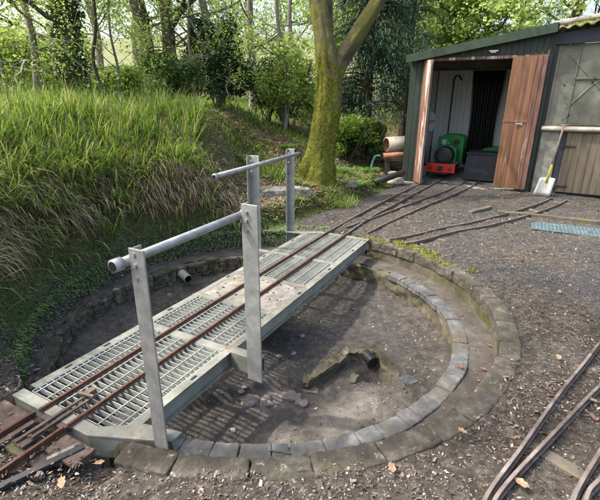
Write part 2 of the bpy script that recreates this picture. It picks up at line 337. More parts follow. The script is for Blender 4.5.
def bankh(x,y,s):
    sp=np.clip(s+.10*fbm(x,y,2.2,3,5),0,None)
    steep=.46*sstep(-.02,.12,sp)+.32*sstep(.08,.36,sp)+.44*sstep(.25,1.1,sp)+.03*np.clip(sp-1,0,8)
    soft=.20*sstep(0,.3,sp)+.82*sstep(.25,3.0,sp)+.02*np.clip(sp-3,0,6)
    k=sstep(-1.45,-.75,x+.12*(y-5)*0)
    k=np.where(y<4.6,0,k)
    k=np.maximum(k*sstep(4.4,5.2,y),0)
    return steep*(1-k)+soft*k
def height(x,y):
    x=np.asarray(x,float);y=np.asarray(y,float)
    s=footdist(x,y)
    z=-.012+.035*fbm(x,y,.9,3,1)+.022*fbm(x,y,6,3,2)+.010*fbm(x,y,30,2,3)
    z=z-.02*sstep(5,3,x)*0
    b=np.where(s>0,bankh(x,y,s),0)
    z=z+b+np.where(s>0,sstep(0,.5,s)*(.10*fbm(x,y,1.7,4,9)+.05*fbm(x,y,8,3,4)),0)
    d=y+.15*x
    z=z+.09*np.clip(d-12,0,14)+.20*np.clip(d-24,0,26)+.03*np.clip(d-50,0,400)
    z=np.where((x>2)&(y<13.5)&(s<0),z,z)
    r=np.hypot(x-PC[0],y-PC[1])
    ang=np.degrees(np.arctan2(y-PC[1],x-PC[0]))%360
    left=(ang>100)&(ang<235)
    # under the coping and inside the pit
    z=np.where((r<1.93)&~left,np.minimum(z,-.016+.25*np.clip(r-1.84,0,1)+.02*fbm(x,y,7,3,19)),z)
    nearend=(ang>225)&(ang<252); z=np.where(nearend,np.minimum(z,-.10+.45*np.clip(r-1.90,0,1)),z)
    z=np.where(r<1.80,-.9,z)
    return z
def graded(lo,hi,a,b,h0,g):
    mid=list(np.arange(a,b,h0)); l=[];x=a;h=h0
    while x>lo: h*=g; x-=h; l.append(x)
    r_=[];x=mid[-1];h=h0
    while x<hi: h*=g; x+=h; r_.append(x)
    return np.array(l[::-1]+mid+r_)
gx=graded(-300,300,-3.4,5.0,.03,1.06); gy=graded(-30,420,.9,8.4,.03,1.045)
X,Y=np.meshgrid(gx,gy); Z=height(X,Y); S=footdist(X,Y)
# overhang and roughness of the steep face: push it sideways
nx,ny=len(gx),len(gy)
V=np.stack([X.ravel(),Y.ravel(),Z.ravel()],1)
i=np.arange((ny-1)*(nx-1)); r0=i//(nx-1)*nx+i%(nx-1)
Q=np.stack([r0,r0+1,r0+nx+1,r0+nx],1)
g_=npmesh('ground',V,Q,'ground',smooth=True); tag(g_,kind='structure')
ca=g_.data.color_attributes.new('zone','FLOAT_COLOR','POINT')
bankm=sstep(-.1,.12,S); fieldm=sstep(15,20,Y+.1*X)*(bankm); finem=sstep(.3,1.2,X+.9*(Y-3)-.4)*sstep(-.2,.6,Y-1.9-.0*X)
ca.data.foreach_set('color',np.stack([bankm.ravel(),fieldm.ravel(),finem.ravel(),np.ones(nx*ny)],1).astype(np.float32).ravel())
def hz(x,y): return float(height(np.array([x]),np.array([y]))[0])

# pit floor
def floorh(x,y):
    z=-.43+.05*fbm(x,y,1.3,3,21)+.02*fbm(x,y,7,4,22)
    # soil washed against the left wall
    lx=x-PC[0]; ly=y-PC[1]; r=np.hypot(lx,ly); ang=np.degrees(np.arctan2(ly,lx))%360
    z=z+.03*sstep(.8,1.5,r)*sstep(95,130,ang)*sstep(270,215,ang)
    # lower trench nearer the camera, edged by broken concrete
    e=np.interp(x,[-1.4,-.9,-.4,-.2,.05,.42,.60,.70,.80,1.3],[2.0,2.3,2.48,2.60,2.60,2.98,2.92,2.62,2.45,2.1])+.03*fbm(x,y,9,3,77)
    z=z-.075*sstep(.03,-.03,y-e)*sstep(1.3,.6,x)+.012*fbm(x,y,22,3,88)
    hx,hy=x-.57,y-2.83
    z=z-.13*np.exp(-(hx*hx+hy*hy)/.008)
    rr_=np.hypot(x-PC[0],y-PC[1]); z=z+.05*np.exp(-((rr_-1.02)/.13)**2)*sstep(250,275,np.degrees(np.arctan2(y-PC[1],x-PC[0]))%360)*sstep(-.25,.25,x)*sstep(2.7,2.4,y)+.05*sstep(1.30,1.46,rr_)*(.6+.8*fbm(x,y,3,3,31))
    return z
fx=np.arange(-1.8,1.8,.02); FX,FY=np.meshgrid(fx+PC[0],fx+PC[1]); FZ=floorh(FX,FY); n_=len(fx)
keep=np.hypot(FX-PC[0],FY-PC[1])<np.where(FX*0+((FX-PC[0])*N[0]+(FY-PC[1])*N[1])<-.1,1.78,1.56)
i=np.arange((n_-1)**2); r0=i//(n_-1)*n_+i%(n_-1); q=np.stack([r0,r0+1,r0+n_+1,r0+n_],1)
k=keep.ravel(); q=q[k[q].all(1)]
pf=tag(npmesh('pit_floor',np.stack([FX.ravel(),FY.ravel(),FZ.ravel()],1),q,'floor',smooth=True),kind='structure')
ma=pf.data.color_attributes.new('silt','FLOAT_COLOR','POINT'); RR=np.hypot(FX-PC[0],FY-PC[1])
sm=np.exp(-((RR-1.08-.15*fbm(FX,FY,1.5,2,5))/.13)**2)*sstep(-.5,.1,FX)*sstep(2.75,2.45,FY)+.55*np.exp(-((FX+.2)**2+(FY-2.5)**2)/.02); sm=np.clip(sm+.5*fbm(FX,FY,5,4,6)*(sm>.1),0,1).ravel()
ma.data.foreach_set('color',np.stack([sm,sm,sm,np.ones(sm.size)],1).astype(np.float32).ravel())

# ------------------------------------------------------------------ turntable pit (rings)
def woff(deg):
    deg=deg%360; return float(np.interp(deg,[0,70,100,140,190,238,250,360],[0,0,.04,.09,.225,.235,0,0]))
pit=empty('turntable_pit',(PC[0],PC[1],0),0,'round mossy concrete pit sunk in the yard under the steel bridge','pit')
def ringblocks(r0,r1,z0,z1,a0,a1,n,jit,gap,seed,sub=3):
    rn=random.Random(seed); mb=MB(); a=a0; cuts=[a0]
    for k in range(n): cuts.append(a0+(a1-a0)*(k+1)/n+(rn.uniform(-.22,.22)*(a1-a0)/n if k<n-1 else 0))
    for c0,c1 in zip(cuts[:-1],cuts[1:]):
        dr,dz,dr2=rn.uniform(-jit,jit),rn.uniform(-jit,jit)*.8,rn.uniform(-jit,jit)
        g0=c0+gap/2;g1=c1-gap/2
        nr,nz=3,2; ra,rb_=r0+dr,r1+dr2; za,zb=z0,z1+dz
        def P_(i,j,k): an=R(g0+(g1-g0)*i/sub); rr=ra+(rb_-ra)*j/nr; return (rr*math.cos(an),rr*math.sin(an),za+(zb-za)*k/nz)
        def grid(fn,n1,n2,flip):
            base=len(mb.v)
            for i in range(n1+1):
                for j in range(n2+1): mb.v.append(fn(i,j))
            for i in range(n1):
                for j in range(n2): q=base+i*(n2+1)+j; f=(q,q+n2+1,q+n2+2,q+1); mb.f.append(f[::-1] if flip else f)
        grid(lambda i,j:P_(i,j,nz),sub,nr,True); grid(lambda i,j:P_(i,nr,j),sub,nz,False); grid(lambda i,j:P_(i,0,j),sub,nz,True)
        grid(lambda i,j:P_(0,i,j),nr,nz,False); grid(lambda i,j:P_(sub,i,j),nr,nz,True)
    return mb
def surfring(name,mat,prof,a0,a1,na,amp,seed,parent,shift=False):
    """rough lathe: prof=list of (r,z); displaced with noise"""
    vs=[];npr=len(prof)
    for i in range(na+1):
        a=R(a0+(a1-a0)*i/na)
        for j,(r,z) in enumerate(prof):
            nn=amp*(2*float(fbm(np.array([a*r*1.0]),np.array([z*1.0+j*.03]),9,4,seed)[0])+1.3*abs(float(fbm(np.array([a*r]),np.array([z*1.3]),26,3,seed+1)[0]))); edge=0 if False else 1
            dn=amp*1.2*float(fbm(np.array([a*r]),np.array([r*1.0]),7,4,seed+3)[0])
            if shift: r=r+woff(math.degrees(a))*max(0,min(1,(1.90-r)/.44))
            vs.append(((r+nn*edge)*math.cos(a),(r+nn*edge)*math.sin(a),z+dn))
    fs=[(i*npr+j,(i+1)*npr+j,(i+1)*npr+j+1,i*npr+j+1) for i in range(na) for j in range(npr-1)]
    return rawmesh(name,vs,fs,mat,parent,True)
cb=weather(ringblocks(1.718,1.850,-.10,-.008,251,413,17,.006,.10,3,10).build('coping','coping',pit,.012,weld=True),.020,.06,2)
lin=lambda a,b,n:[a+(b-a)*i/n for i in range(n+1)]
surfring('outer_wall','innerwall',[(1.725,-.02),(1.735,-.05)]+[(1.735,z) for z in lin(-.08,-.26,7)],246,415,420,.006,31,pit)
surfring('ledge','ledge',[(r,-.215) for r in lin(1.50,1.90,12)],0,360,420,.010,41,pit,True)
surfring('inner_wall','innerwall',[(1.445,z) for z in lin(-.50,-.235,9)]+[(1.46,-.222),(1.50,-.215)],0,360,620,.022,51,pit,True)
ringblocks(1.437,1.550,-.26,-.205,236,360+38,27,.005,.12,5,4).build('brick_edging','bluebrick',pit,.009,weld=True)
weather(bpy.data.objects['brick_edging'],.014,.07,2)
for zc0,zc1,nb_,sd_ in ((-.50,-.335,27,61),(-.33,-.222,31,62)):
    mb_=ringblocks(1.425,1.50,zc0,zc1,100,243,nb_,.014,.45,sd_,3)
    nv_=[]
    for (x,y,z) in mb_.v:
        r_=math.hypot(x,y); a_=math.degrees(math.atan2(y,x)); k_=(r_+woff(a_)*.98)/r_; nv_.append((x*k_,y*k_,z))
    mb_.v=nv_; weather(mb_.build('wall_masonry','masonry',pit,.010,weld=True),.045,.05,2)
# ------------------------------------------------------------------ turntable bridge
BL=1.74; BW=.39
br=empty('turntable_bridge',(C0[0],C0[1],0),-A0,'long steel turntable bridge with gratings, rusty rails and galvanised handrails across the round pit','turntable')
for sx in (-1,1):
    m=MB(); x0,x1=sorted((sx*BW,sx*(BW-.055)))
    m.box(x0,x1,-BL+.08,BL-.08,-.010,.0)                              # top flange
    x2,x3=sorted((sx*(BW-.055),sx*(BW-.047)))
    m.box(x2,x3,-BL+.08,BL-.08,-.118,-.011); 
    m.build('side_beam','frame',br,.002)
    m=MB(); xx=sorted((sx*(BW-.01),sx*(BW-.055))); m.box(xx[0],xx[1],-BL+.08,BL-.08,-.128,-.1185); m.build('bottom_flange','frame',br,.002)
    m=MB(); xa=sorted((sx*(BW-.046),sx*(BW-.030))); m.box(xa[0],xa[1],-BL+.09,BL-.09,-.117,-.011); m.build('beam_web','web',br,.002)
    # dark oval slots in the flange
    for u in (-1.45,-1.18,-.62,.1,.7,1.3):
        cx=sx*(BW-.027); pts=[(cx+.009*math.cos(t),u*1.0+(.016 if math.sin(t)>=0 else -.016)+.009*math.sin(t)) for t in [2*math.pi*k/12 for k in range(12)]]
        MB().prism(pts,-.004,.0015).build('slot','black',br)
for sg in (-1,1):     # end beams: straight then angled back to carry the handrail post (sg=-1 near, right side)
    pl=[(-.39,-BL-.02),(.22,-BL-.02),(.60,-1.60),(.60,-1.53),(.40,-1.575),(.22,-BL+.045),(-.39,-BL+.045)]
    pl=[(x*-sg,y*-sg) for x,y in pl]
    MB().prism(pl,-.012,.003).build('end_plate','frame',br,.003)
    pw=[(-.385,-BL-.015),(.22,-BL-.015),(.60,-1.595),(.60,-1.585),(.225,-BL-.003),(-.385,-BL-.003)]
    MB().prism([(x*-sg,y*-sg) for x,y in pw],-.13,-.0125).build('end_beam','web',br,.002)
    m=MB(); s=-sg
    xs=sorted((s*.391,s*.60)); ys=sorted((s*-.80,s*-.87))
    m.box(xs[0],xs[1],ys[0],ys[1],-.012,.002); m.box(xs[0],xs[1],*sorted((s*-.862,s*-.87)),-.11,-.0125); m.box(xs[0],xs[1],*sorted((s*-.80,s*-.808)),-.11,-.0125)
    m.build('outrigger','frame',br,.002)
for u in (-.86,-.30,.24,.86): 
    m=MB(); m.box(-.334,.334,u-.03,u+.03,-.010,.001); m.box(-.334,.334,u-.004,u+.004,-.10,-.0105); m.build('cross_beam','frame',br,.002)
MB().box(-.334,.334,-.268,.208,-.008,-.002).build('deck_plate','chequer',br,.001)
def grating(u0,u1):
    m=MB(); n=max(2,int((u1-u0)/.036))
    for k in range(n+1):
        u=u0+(u1-u0)*k/n; m.box(-.333,.333,u-.002,u+.002,-.034,-.003)
    x=-.30
    while x<.31: m.box(x-.003,x+.003,u0,u1,-.0029,.0015); x+=.1
    m.box(-.334,-.3295,u0,u1,-.034,-.002); m.box(.3295,.334,u0,u1,-.034,-.002)
    return m.build('grating','grate',br)
for a,b in ((-1.685,-.895),(-.825,-.335),(.275,.825),(.895,1.685)): grating(a,b)
for x in (-.125,.098):
    m=MB(); m.box(x-.008,x+.008,-BL-.03,BL+.03,.002,.024); m.box(x-.015,x+.015,-BL-.03,BL+.03,.0016,.008); m.build('rail','rust',br,.002)
# handrails
def angle_post(x,y,zt,sx,sy,w,w2):
    m=MB(); t=.009
    xa=sorted((x,x+sx*w)); ya=sorted((y,y+sy*t)); m.box(*xa,*ya,-.14,zt)
    xb=sorted((x,x+sx*t)); yb=sorted((y+sy*t,y+sy*w2)); m.box(*xb,*yb,-.14,zt-.004)
    return m.build('post','galv',br,.003)
for s in (1,-1):
    # near/right handrail for s=1, far/left for s=-1 (turned half round)
    p1=angle_post(.530,-1.64,.955,1,1,.082,.06) if s==1 else angle_post(-.60,1.62,.975,s*-1,-1,.085,.06)
    p2=angle_post(.525,-.884,.975,1,1,.105,.06) if s==1 else angle_post(-.625,.886,.975,1,-1,.11,.07)
    for p,xx,yy in ((p1,s*.56,s*-1.635),(p2,s*.56,s*-.886)):
        for dz in (0,-.045,-.1):
            m=MB(); m.tube([(xx,yy-.012 if s==1 else yy-.085,.93+dz),(xx,yy+.002 if s==1 else yy-.07,.93+dz)],.010,6); m.build('bolt','galv',p)
m=MB(); m.tube([(.505,-1.70,.892),(.505,-1.66,.892)],.027,14); m.tube([(.505,-1.66,.892),(.505,-.80,.905)],.0205,14); m.tube([(.505,-.84,.905),(.505,-.77,.905)],.026,14)
m.build('handrail','galv',br,smooth=True)
m=MB(); m.tube([(-.505,.16,.875),(-.505,1.68,.915)],.021,14); m.tube([(-.505,.16,.875),(-.505,.20,.876)],.025,14); m.build('handrail','galv',br,smooth=True)
MB().tube([(-.505,.155,.8745),(-.505,.166,.8755)],.016,12).build('pipe_bore','black',br); MB().tube([(.505,-1.703,.892),(.505,-1.69,.892)],.020,12).build('pipe_bore','black',br)
# latch by the near end
m=MB(); m.box(-.03,-.012,-1.95,-1.55,.006,.018); m.box(.012,.028,-1.90,-1.60,.006,.018); m.tube([(-.06,-1.60,.03),(.05,-1.585,.035)],.010,8); m.box(-.045,-.005,-1.60,-1.53,.004,.03)
m.build('latch_bar','plate_rust',br,.003)
m=MB(); m.box(-.09,.09,-1.79,-1.762,-.03,.004); m.build('striker_plate','plate_rust',br,.003)
# running gear under the bridge
m=MB(); m.tube([(0,0,-.50),(0,0,-.12)],.07,16); m.box(-.20,.20,-.20,.20,-.15,-.12); m.build('pivot','web',br)
for sx,sy in ((-1,-1),(1,-1),(-1,1),(1,1)):
    m=MB(); m.tube([(sx*.24-.02,sy*1.42,-.165),(sx*.24+.02,sy*1.42,-.165)],.05,16); m.box(sx*.24-.03,sx*.24+.03,sy*1.42-.06,sy*1.42+.06,-.13,-.118); m.build('wheel','web',br)
for yy in (-.95,-.2,.55):
    m=MB(); m.box(-.33,.33,yy-.015,yy+.015,-.17,-.13); m.build('stiffener','web',br,.002)
m=MB()
for t in range(26):
    mm=Matrix.Translation((rs.uniform(-.3,.3),rs.uniform(-.25,.2),.004))@Matrix.Rotation(rs.uniform(0,6),4,'Z')@Matrix.Rotation(rs.uniform(-.3,.3),4,'X'); m.box(-.010*rs.uniform(.4,1.3),.010,-.006,.007*rs.uniform(.3,1.4),-.002,.0005,mm)
tag(m.build('debris','chip',br),kind='stuff')

# ------------------------------------------------------------------ ground tracks
def smooth_path(pts,n=10):
    P=[Vector(p) for p in pts]; out=[]
    for i in range(len(P)-1):
        p0=P[max(i-1,0)];p1=P[i];p2=P[i+1];p3=P[min(i+2,len(P)-1)]
        for k in range(n):
            t=k/n; out.append(.5*((2*p1)+(-p0+p2)*t+(2*p0-5*p1+4*p2-p3)*t*t+(-p0+3*p1-3*p2+p3)*t**3))
    return out+[P[-1]]
def rail(parent,pts,mat='railtop',z=-.012):
    path=smooth_path([(x,y,z) for x,y in pts]); m=MB(); m.sweep(path,.028,.006); 
    m.sweep([p+Vector((0,0,.007)) for p in path],.008,.020); o=m.build('rail',mat,parent,.002)
    MB().sweep([p+Vector((0,0,.026)) for p in path],.0155,.010).build('rail_head','rust' if mat=='rust' else 'railhead',o,.002); return o
def sleepers(parent,ca,cb,n,w=.42,skip=()):
    A=smooth_path([(x,y,0) for x,y in ca]);B=smooth_path([(x,y,0) for x,y in cb])
    for k in range(n):
        if k in skip: continue
        t=(k+.5)/n; a=A[int(t*(len(A)-1))]; b=B[int(t*(len(B)-1))]; c=(a+b)/2; ang=math.atan2((b-a).y,(b-a).x)
        mt=Matrix.Translation((c.x,c.y,-.018))@Matrix.Rotation(ang+random.uniform(-.04,.04),4,'Z')
        m=MB(); m.box(-w/2,w/2,-.035,.035,-.03,.0+random.uniform(-.004,.010),mt); m.build('sleeper','oldtimber',parent,.006)
wl=lambda L:[W(v,u)[:2] for v,u in L]
t=empty('railway_track',(0,0,0),0,'narrow rusty track running from the near end of the bridge off the left edge','track','tracks leading to the turntable')
a=wl([(-.125,-1.79),(-.13,-2.6),(-.14,-4.5)]);b=wl([(.098,-1.79),(.10,-2.6),(.10,-4.5)])
rail(t,a,'rust',-.008); rail(t,b,'rust',-.008); sleepers(t,a,b,8,skip=(0,))
for v0,v1,u0,u1 in ((-.38,-.16,-1.93,-1.80),(.13,.33,-1.91,-1.80),(-.05,.03,-1.95,-1.84),(-.11,-.08,-2.1,-1.82)):
    c=MB(); c.prism([W(v0,u0)[:2],W(v1,u0)[:2],W(v1,u1)[:2],W(v0,u1)[:2]],-.012,.004); c.build('fixing_plate','plate_rust',t,.003)
t=empty('railway_track',(0,0,0),0,'left track fanning from the bridge into the shed, ending under the green engine','track','tracks leading to the turntable')
a=wl([(-.125,1.79),(-.10,2.7),(-.055,3.5),(.02,4.5),(.12,5.6),(.2,6.4),(.24,8.2)]);b=wl([(.098,1.79),(.10,2.7),(.165,3.5),(.24,4.5),(.34,5.6),(.42,6.4),(.46,8.2)])
rail(t,a);rail(t,b);sleepers(t,a,b,17)
t=empty('railway_track',(0,0,0),0,'right track fanning from the bridge into the shed, ending at the black box','track','tracks leading to the turntable')
a=wl([(-.01,2.02),(.16,2.75),(.40,3.9),(.62,4.8),(.78,5.7),(.86,6.5),(.9,8.2)]);b=wl([(.30,1.93),(.40,2.6),(.60,3.7),(.80,4.6),(.99,5.6),(1.08,6.5),(1.12,8.2)])
rail(t,a);rail(t,b);sleepers(t,a,b,15)
t=empty('railway_track',(0,0,0),0,'pale half buried track curving from the pit rim towards the shovel and the boarded store','track','tracks leading to the turntable')
a=wl([(.60,1.83),(.78,2.08),(1.05,2.6),(1.40,3.17),(1.8,4.0),(2.1,4.7),(2.3,5.3)]);b=wl([(.80,1.76),(.95,2.0),(1.2,2.5),(1.57,3.05),(1.98,3.85),(2.3,4.6),(2.5,5.2)])
rail(t,a);rail(t,b);sleepers(t,a,b,10)
t=empty('railway_track',(0,0,0),0,'pair of diverging worn tracks curving through leaf litter at the lower right corner','track','tracks leading to the turntable')
Ar=[(.66,1.12),(.749,1.263),(1.005,1.51),(1.416,1.909),(1.80,2.26),(2.3,2.75),(3.0,3.55)]
Br=[(.69,1.10),(.79,1.263),(1.182,1.584),(1.674,1.971),(2.2,2.36),(3.2,3.05)]
Cr=[(.97,1.10),(1.10,1.266),(1.362,1.502),(1.8,1.88),(2.4,2.4),(3.4,3.4)]
Dr=[(1.03,1.10),(1.15,1.267),(1.29,1.372),(1.9,1.80),(2.6,2.28),(3.6,2.9)]
for P_ in (Ar,Br,Cr,Dr): rail(t,P_,z=-.004)
for k in range(9):
    f=k/8*1.0; c=Vector((.95+1.9*f,1.28+1.45*f,0)); 
    if random.random()<.8:
        m=MB(); mt=Matrix.Translation((c.x,c.y,-.02))@Matrix.Rotation(R(-50),4,'Z'); m.box(-.3,.3,-.035,.035,-.03,.003,mt); m.build('sleeper','oldtimber',t,.006)
# steel edge strip and block beside near end of the bridge
m=MB(); m.sweep([(-1.62,.9,-.01),(-1.25,1.28,-.01),(-.98,1.52,-.008)],.035,.02); tag(m.build('edging_strip','rubber',None,.003),'black strip lying in the litter in front of the near left track','strip')
m=MB(); m.sweep([(-1.10,1.44,-.02),(-1.0,1.53,-.02)],.05,.026); tag(m.build('concrete_block','stone',None,.006),'small pale concrete block beside the near end of the bridge','block')

# ------------------------------------------------------------------ shed
SO=(C0[0]+5.68*D[0],C0[1]+5.68*D[1],0)
sh=empty('engine_shed',SO,-A0,'dark green timber engine shed with open doors and white lined interior','shed')
VL,VR,DEP=-.30,1.90,2.4
rh=lambda v:2.22+(v+.42)*(2.60-2.22)/2.32
def corr(m,v0,v1,z0f,z1f,y,t=.02,pitch=.09):   # vertical boards with slight relief
    v=v0
    while v<v1-1e-4:
        w=min(pitch,v1-v); d=random.uniform(0,.006)
        za,zb=(z1f(v),z1f(v+w-.006)); x0,x1=v,v+w-.005
        vs=[(x0,y-d,z0f),(x1,y-d,z0f),(x1,y+t,z0f),(x0,y+t,z0f),(x0,y-d,za),(x1,y-d,zb),(x1,y+t,zb),(x0,y+t,za)]
        m.add(vs,[(0,3,2,1),(4,5,6,7),(0,1,5,4),(1,2,6,5),(2,3,7,6),(3,0,4,7)]); v+=w
m=MB(); corr(m,VL,-.06,-.05,lambda v:2.17,0); corr(m,VL,VR,2.215,lambda v:rh(v)-.03,0); corr(m,1.86,VR+.03,0,lambda v:2.21,0); m.build('front_wall','dgreen',sh,.002)
m=MB(); m.box(VL-.03,VL,.02,DEP,0,2.17); m.build('side_wall','dgreen',sh)
m=MB(); m.box(VR,VR+.03,.02,DEP,0,2.5); m.build('side_wall','dgreen',sh)
m=MB(); m.box(VL,VR,DEP,DEP+.03,0,2.2); m.build('back_wall','dgreen',sh)
m=MB()
for k in range(21): 
    y=.06+k*.108; m.box(VL+.001,VL+.022+.004*(k%2),y,y+.104,.02,2.16)
m.build('wall_lining','white',sh,.002)
m=MB()
for k in range(20): 
    x=VL+.03+k*.108; m.box(x,x+.104,DEP-.03-.004*(k%2),DEP-.002,.02,2.18)
m.build('wall_lining','white',sh,.002)
# roof
m=MB(); ov=.10
for k in range(24):
    v0=VL-.08+k*(VR-VL+.12)/24; v1=v0+(VR-VL+.12)/24; zz=.018 if k%2 else 0
    vs=[(v0,-ov,rh(v0)+zz),(v1,-ov,rh(v1)+zz),(v1,DEP+.1,rh(v1)+zz-.1),(v0,DEP+.1,rh(v0)+zz-.1)]
    m.add(vs+[(a,b,c+.012) for a,b,c in vs],[(0,3,2,1),(4,5,6,7),(0,1,5,4),(1,2,6,5),(2,3,7,6),(3,0,4,7)])
m.build('roof','fascia',sh)
vs=[(VL-.09,-.13,rh(VL)-.10),(VR+.02,-.13,rh(VR)-.09),(VR+.02,-.10,rh(VR)-.09),(VL-.09,-.10,rh(VL)-.10),(VL-.09,-.13,rh(VL)+.03),(VR+.02,-.13,rh(VR)+.045),(VR+.02,-.10,rh(VR)+.045),(VL-.09,-.10,rh(VL)+.03)]
rawmesh('fascia_board',vs,[(0,3,2,1),(4,5,6,7),(0,1,5,4),(1,2,6,5),(2,3,7,6),(3,0,4,7)],'fascia',sh)
m=MB(); m.box(-.07,1.85,-.015,.05,2.165,2.212); m.build('lintel','oldred',sh,.003)
m=MB(); m.box(-.10,-.055,-.012,.05,0,2.163); m.build('door_jamb','dgreen',sh,.003)
for y in (.8,1.6): m=MB(); m.box(VL+.03,VR-.01,y,y+.06,2.10,2.19); m.build('rafter','oldtimber',sh)
m=MB(); m.box(VL+.03,VR-.01,.07,DEP-.04,2.192,2.20); m.build('ceiling_board','oldtimber',sh)
m=MB(); m.box(-.38,VR-.02,-.10,DEP-.04,-.05,-.004); m.build('floor_slab','pier',sh,.005)
# doors
d=MB(); mt=Matrix.Translation((-.05,-.02,0))@Matrix.Rotation(R(-52),4,'Z'); d.box(0,.30,-.035,0,.02,2.17,mt); dl=d.build('door','oldred',sh,.004); dl['label']='narrow weathered brown door leaf standing open'
m=MB(); m.box(.285,.302,-.045,-.036,.1,2.1,mt); m.build('door_edge','beam',dl)
m=MB()
for k in range(2):
    m.box(0+k*.18,.179+k*.18,-.035,0,.06,2.185,Matrix.Translation((1.36,-.02,0))@Matrix.Rotation(R(-6),4,'Z'))
m.box(-.002,.362,-.043,-.037,1.16,1.20,Matrix.Translation((1.36,-.02,0))@Matrix.Rotation(R(-6),4,'Z'))
dr=m.build('door','orange',sh,.003); dr['label']='orange brown varnished door leaf'
m=MB(); mt=Matrix.Translation((1.715,-.06,0))@Matrix.Rotation(R(10),4,'Z'); m.box(0,.075,-.035,0,.05,2.195,mt); m.box(.08,.15,-.03,.005,.05,2.195,mt); m.build('door','oldred',sh,.004)['label']='peeling red brown door leaf with pale streak'
m=MB(); m.tube([(1.55,-.10,1.14),(1.62,-.10,1.14)],.009,8); m.box(1.60,1.66,-.095,-.08,1.12,1.16); m.build('door_bolt','galv',sh)
m=MB(); m.tube([(-.04,-.05,.3),(-.04,-.05,.36)],.012,8); m.tube([(-.04,-.05,1.8),(-.04,-.05,1.86)],.012,8); m.build('hinge','black',sh)
lp=MB(); lp.box(.98,1.12,-.10,-.06,2.275,2.29); lp.tube([(1.01,-.08,2.262),(1.09,-.08,2.262)],.010,10); lp.box(1.03,1.06,-.06,-.0,2.275,2.29)
tag(lp.build('shed_lamp','whitep',None,.003),'small white strip lamp fixed above the shed opening','lamp')
bpy.data.objects['shed_lamp'].location=SO; bpy.data.objects['shed_lamp'].rotation_euler=(0,0,-A0)
def inshed(name,label,cat,v,u,z=0,rz=0): p=W(v,u,z); return empty(name,p,-A0+rz,label,cat)
# curtain
cu=inshed('curtain','black curtain hanging from the ceiling at the back of the shed','curtain',.80,7.95)
m=MB(); n=26; vs=[];fs=[]
for j in range(9):
    z=.12+2.0*j/8
    for i in range(n+1):
        x=-.30+.6*i/n; vs.append((x*(1-.12*math.sin(j*.5)),.035*math.sin(i*1.15+j*.06),z))
for j in range(8):
    for i in range(n): fs.append((j*(n+1)+i,j*(n+1)+i+1,(j+1)*(n+1)+i+1,(j+1)*(n+1)+i))
o=rawmesh('cloth','navy' and vs,fs,'black',cu,True) if False else rawmesh('cloth',vs,fs,'black',cu,True)
so=o.modifiers.new('s','SOLIDIFY'); so.thickness=.006
m=MB(); m.tube([(-.34,0,2.13),(.34,0,2.13)],.012,8); m.build('rod','galv',cu)
# tool leaning
tl=inshed('garden_tool','long handled hooked tool leaning against the white inside wall','tool',.06,7.75)
m=MB(); m.tube([(.12,-.35,.05),(.02,.25,1.95)],.014,8); m.build('handle','darkbark',tl)
m=MB(); m.tube([(.02,.25,1.95),(.06,.22,2.03),(.14,.2,2.02),(.19,.18,1.93)],.018,8); m.build('hook','black',tl)
# oval sign
sg=inshed('wall_sign','small oval white notice with red lettering on the inside left wall','sign',-.24,7.6,1.05,R(25))
m=MB(); m.prism([(.085*math.cos(t),.21*math.sin(t)) for t in [2*math.pi*k/24 for k in range(24)]],0,.012); o=m.build('board','whitep',sg,.003); o.rotation_euler=(R(90),0,0)
m=MB(); m.box(-.06,.06,-.018,-.0125,-.035,.035); m.build('red_band','locored',sg)
m=MB(); 
for k in range(4): m.box(-.045+k*.025,-.03+k*.025,-.0215,-.0185,-.018,.018)
m.build('lettering','whitep',sg)
# clutter on the left inside
cl=inshed('tool_pile','heap of dark garden tools and cans against the inside left wall','tools',-.18,7.0)
rn=random.Random(9)
for k in range(9):
    m=MB(); x=rn.uniform(-.14,.16); y=rn.uniform(-.5,.5); m.tube([(x,y,0),(x+rn.uniform(-.06,.06),y+.1,rn.uniform(.3,.62))],.012,6); m.build('shaft','darkbark' if k%2 else 'galv',cl)
for k in range(5):
    m=MB(); x=rn.uniform(-.12,.14); y=rn.uniform(-.5,.5); m.tube([(x,y,.0),(x,y,.12),(x,y,.2)],[.06,.062,.055],12); m.build('can','black' if k%2 else 'galv',cl)
# locomotive on the left shed track (front faces the turntable)
lo=inshed('model_locomotive','small green ride-on engine with red buffer beam and black round nose inside the shed','miniature locomotive',.34,6.02)
bb=MB().box(-.275,.275,0,.04,.165,.335).build('buffer_beam','locored',lo,.006)
m=MB(); m.box(-.04,.04,-.03,0,.205,.285); m.tube([(-.055,-.03,.235),(.055,-.03,.235)],.014,8); m.tube([(-.03,-.035,.27),(.03,-.035,.22)],.011,6); m.build('coupling','black',bb)
m=MB(); m.box(-.23,.23,.04,1.55,.27,.30); m.build('running_board','web',lo,.004)
m=MB(); m.box(-.13,.13,.06,1.5,.12,.269); m.build('frames','black',lo)
m=MB(); m.tube([(0,.17,.465),(0,.20,.465),(0,.46,.465)],[.165,.182,.182],28); sb=m.build('smokebox','black',lo,.008,True)
m=MB(); m.tube([(0,.145,.465),(0,.169,.465)],[.10,.135],24); m.tube([(0,.12,.465),(0,.15,.465)],.016,10); m.build('smokebox_door','rubber',sb)
def arch(w,z0,zs,rise,n=10): return [(-w,z0),(w,z0)]+[(w*math.cos(t),zs+rise*math.sin(t)) for t in [math.pi*k/n for k in range(n+1)]]
def archprism(m,w,z0,zs,rise,y0,y1):
    p=arch(w,z0,zs,rise); n=len(p); vs=[(x,y0,z) for x,z in p]+[(x,y1,z) for x,z in p]
    m.add(vs,[tuple(range(n)),tuple(range(2*n-1,n-1,-1))]+[(i,n+i,n+(i+1)%n,(i+1)%n) for i in range(n)])
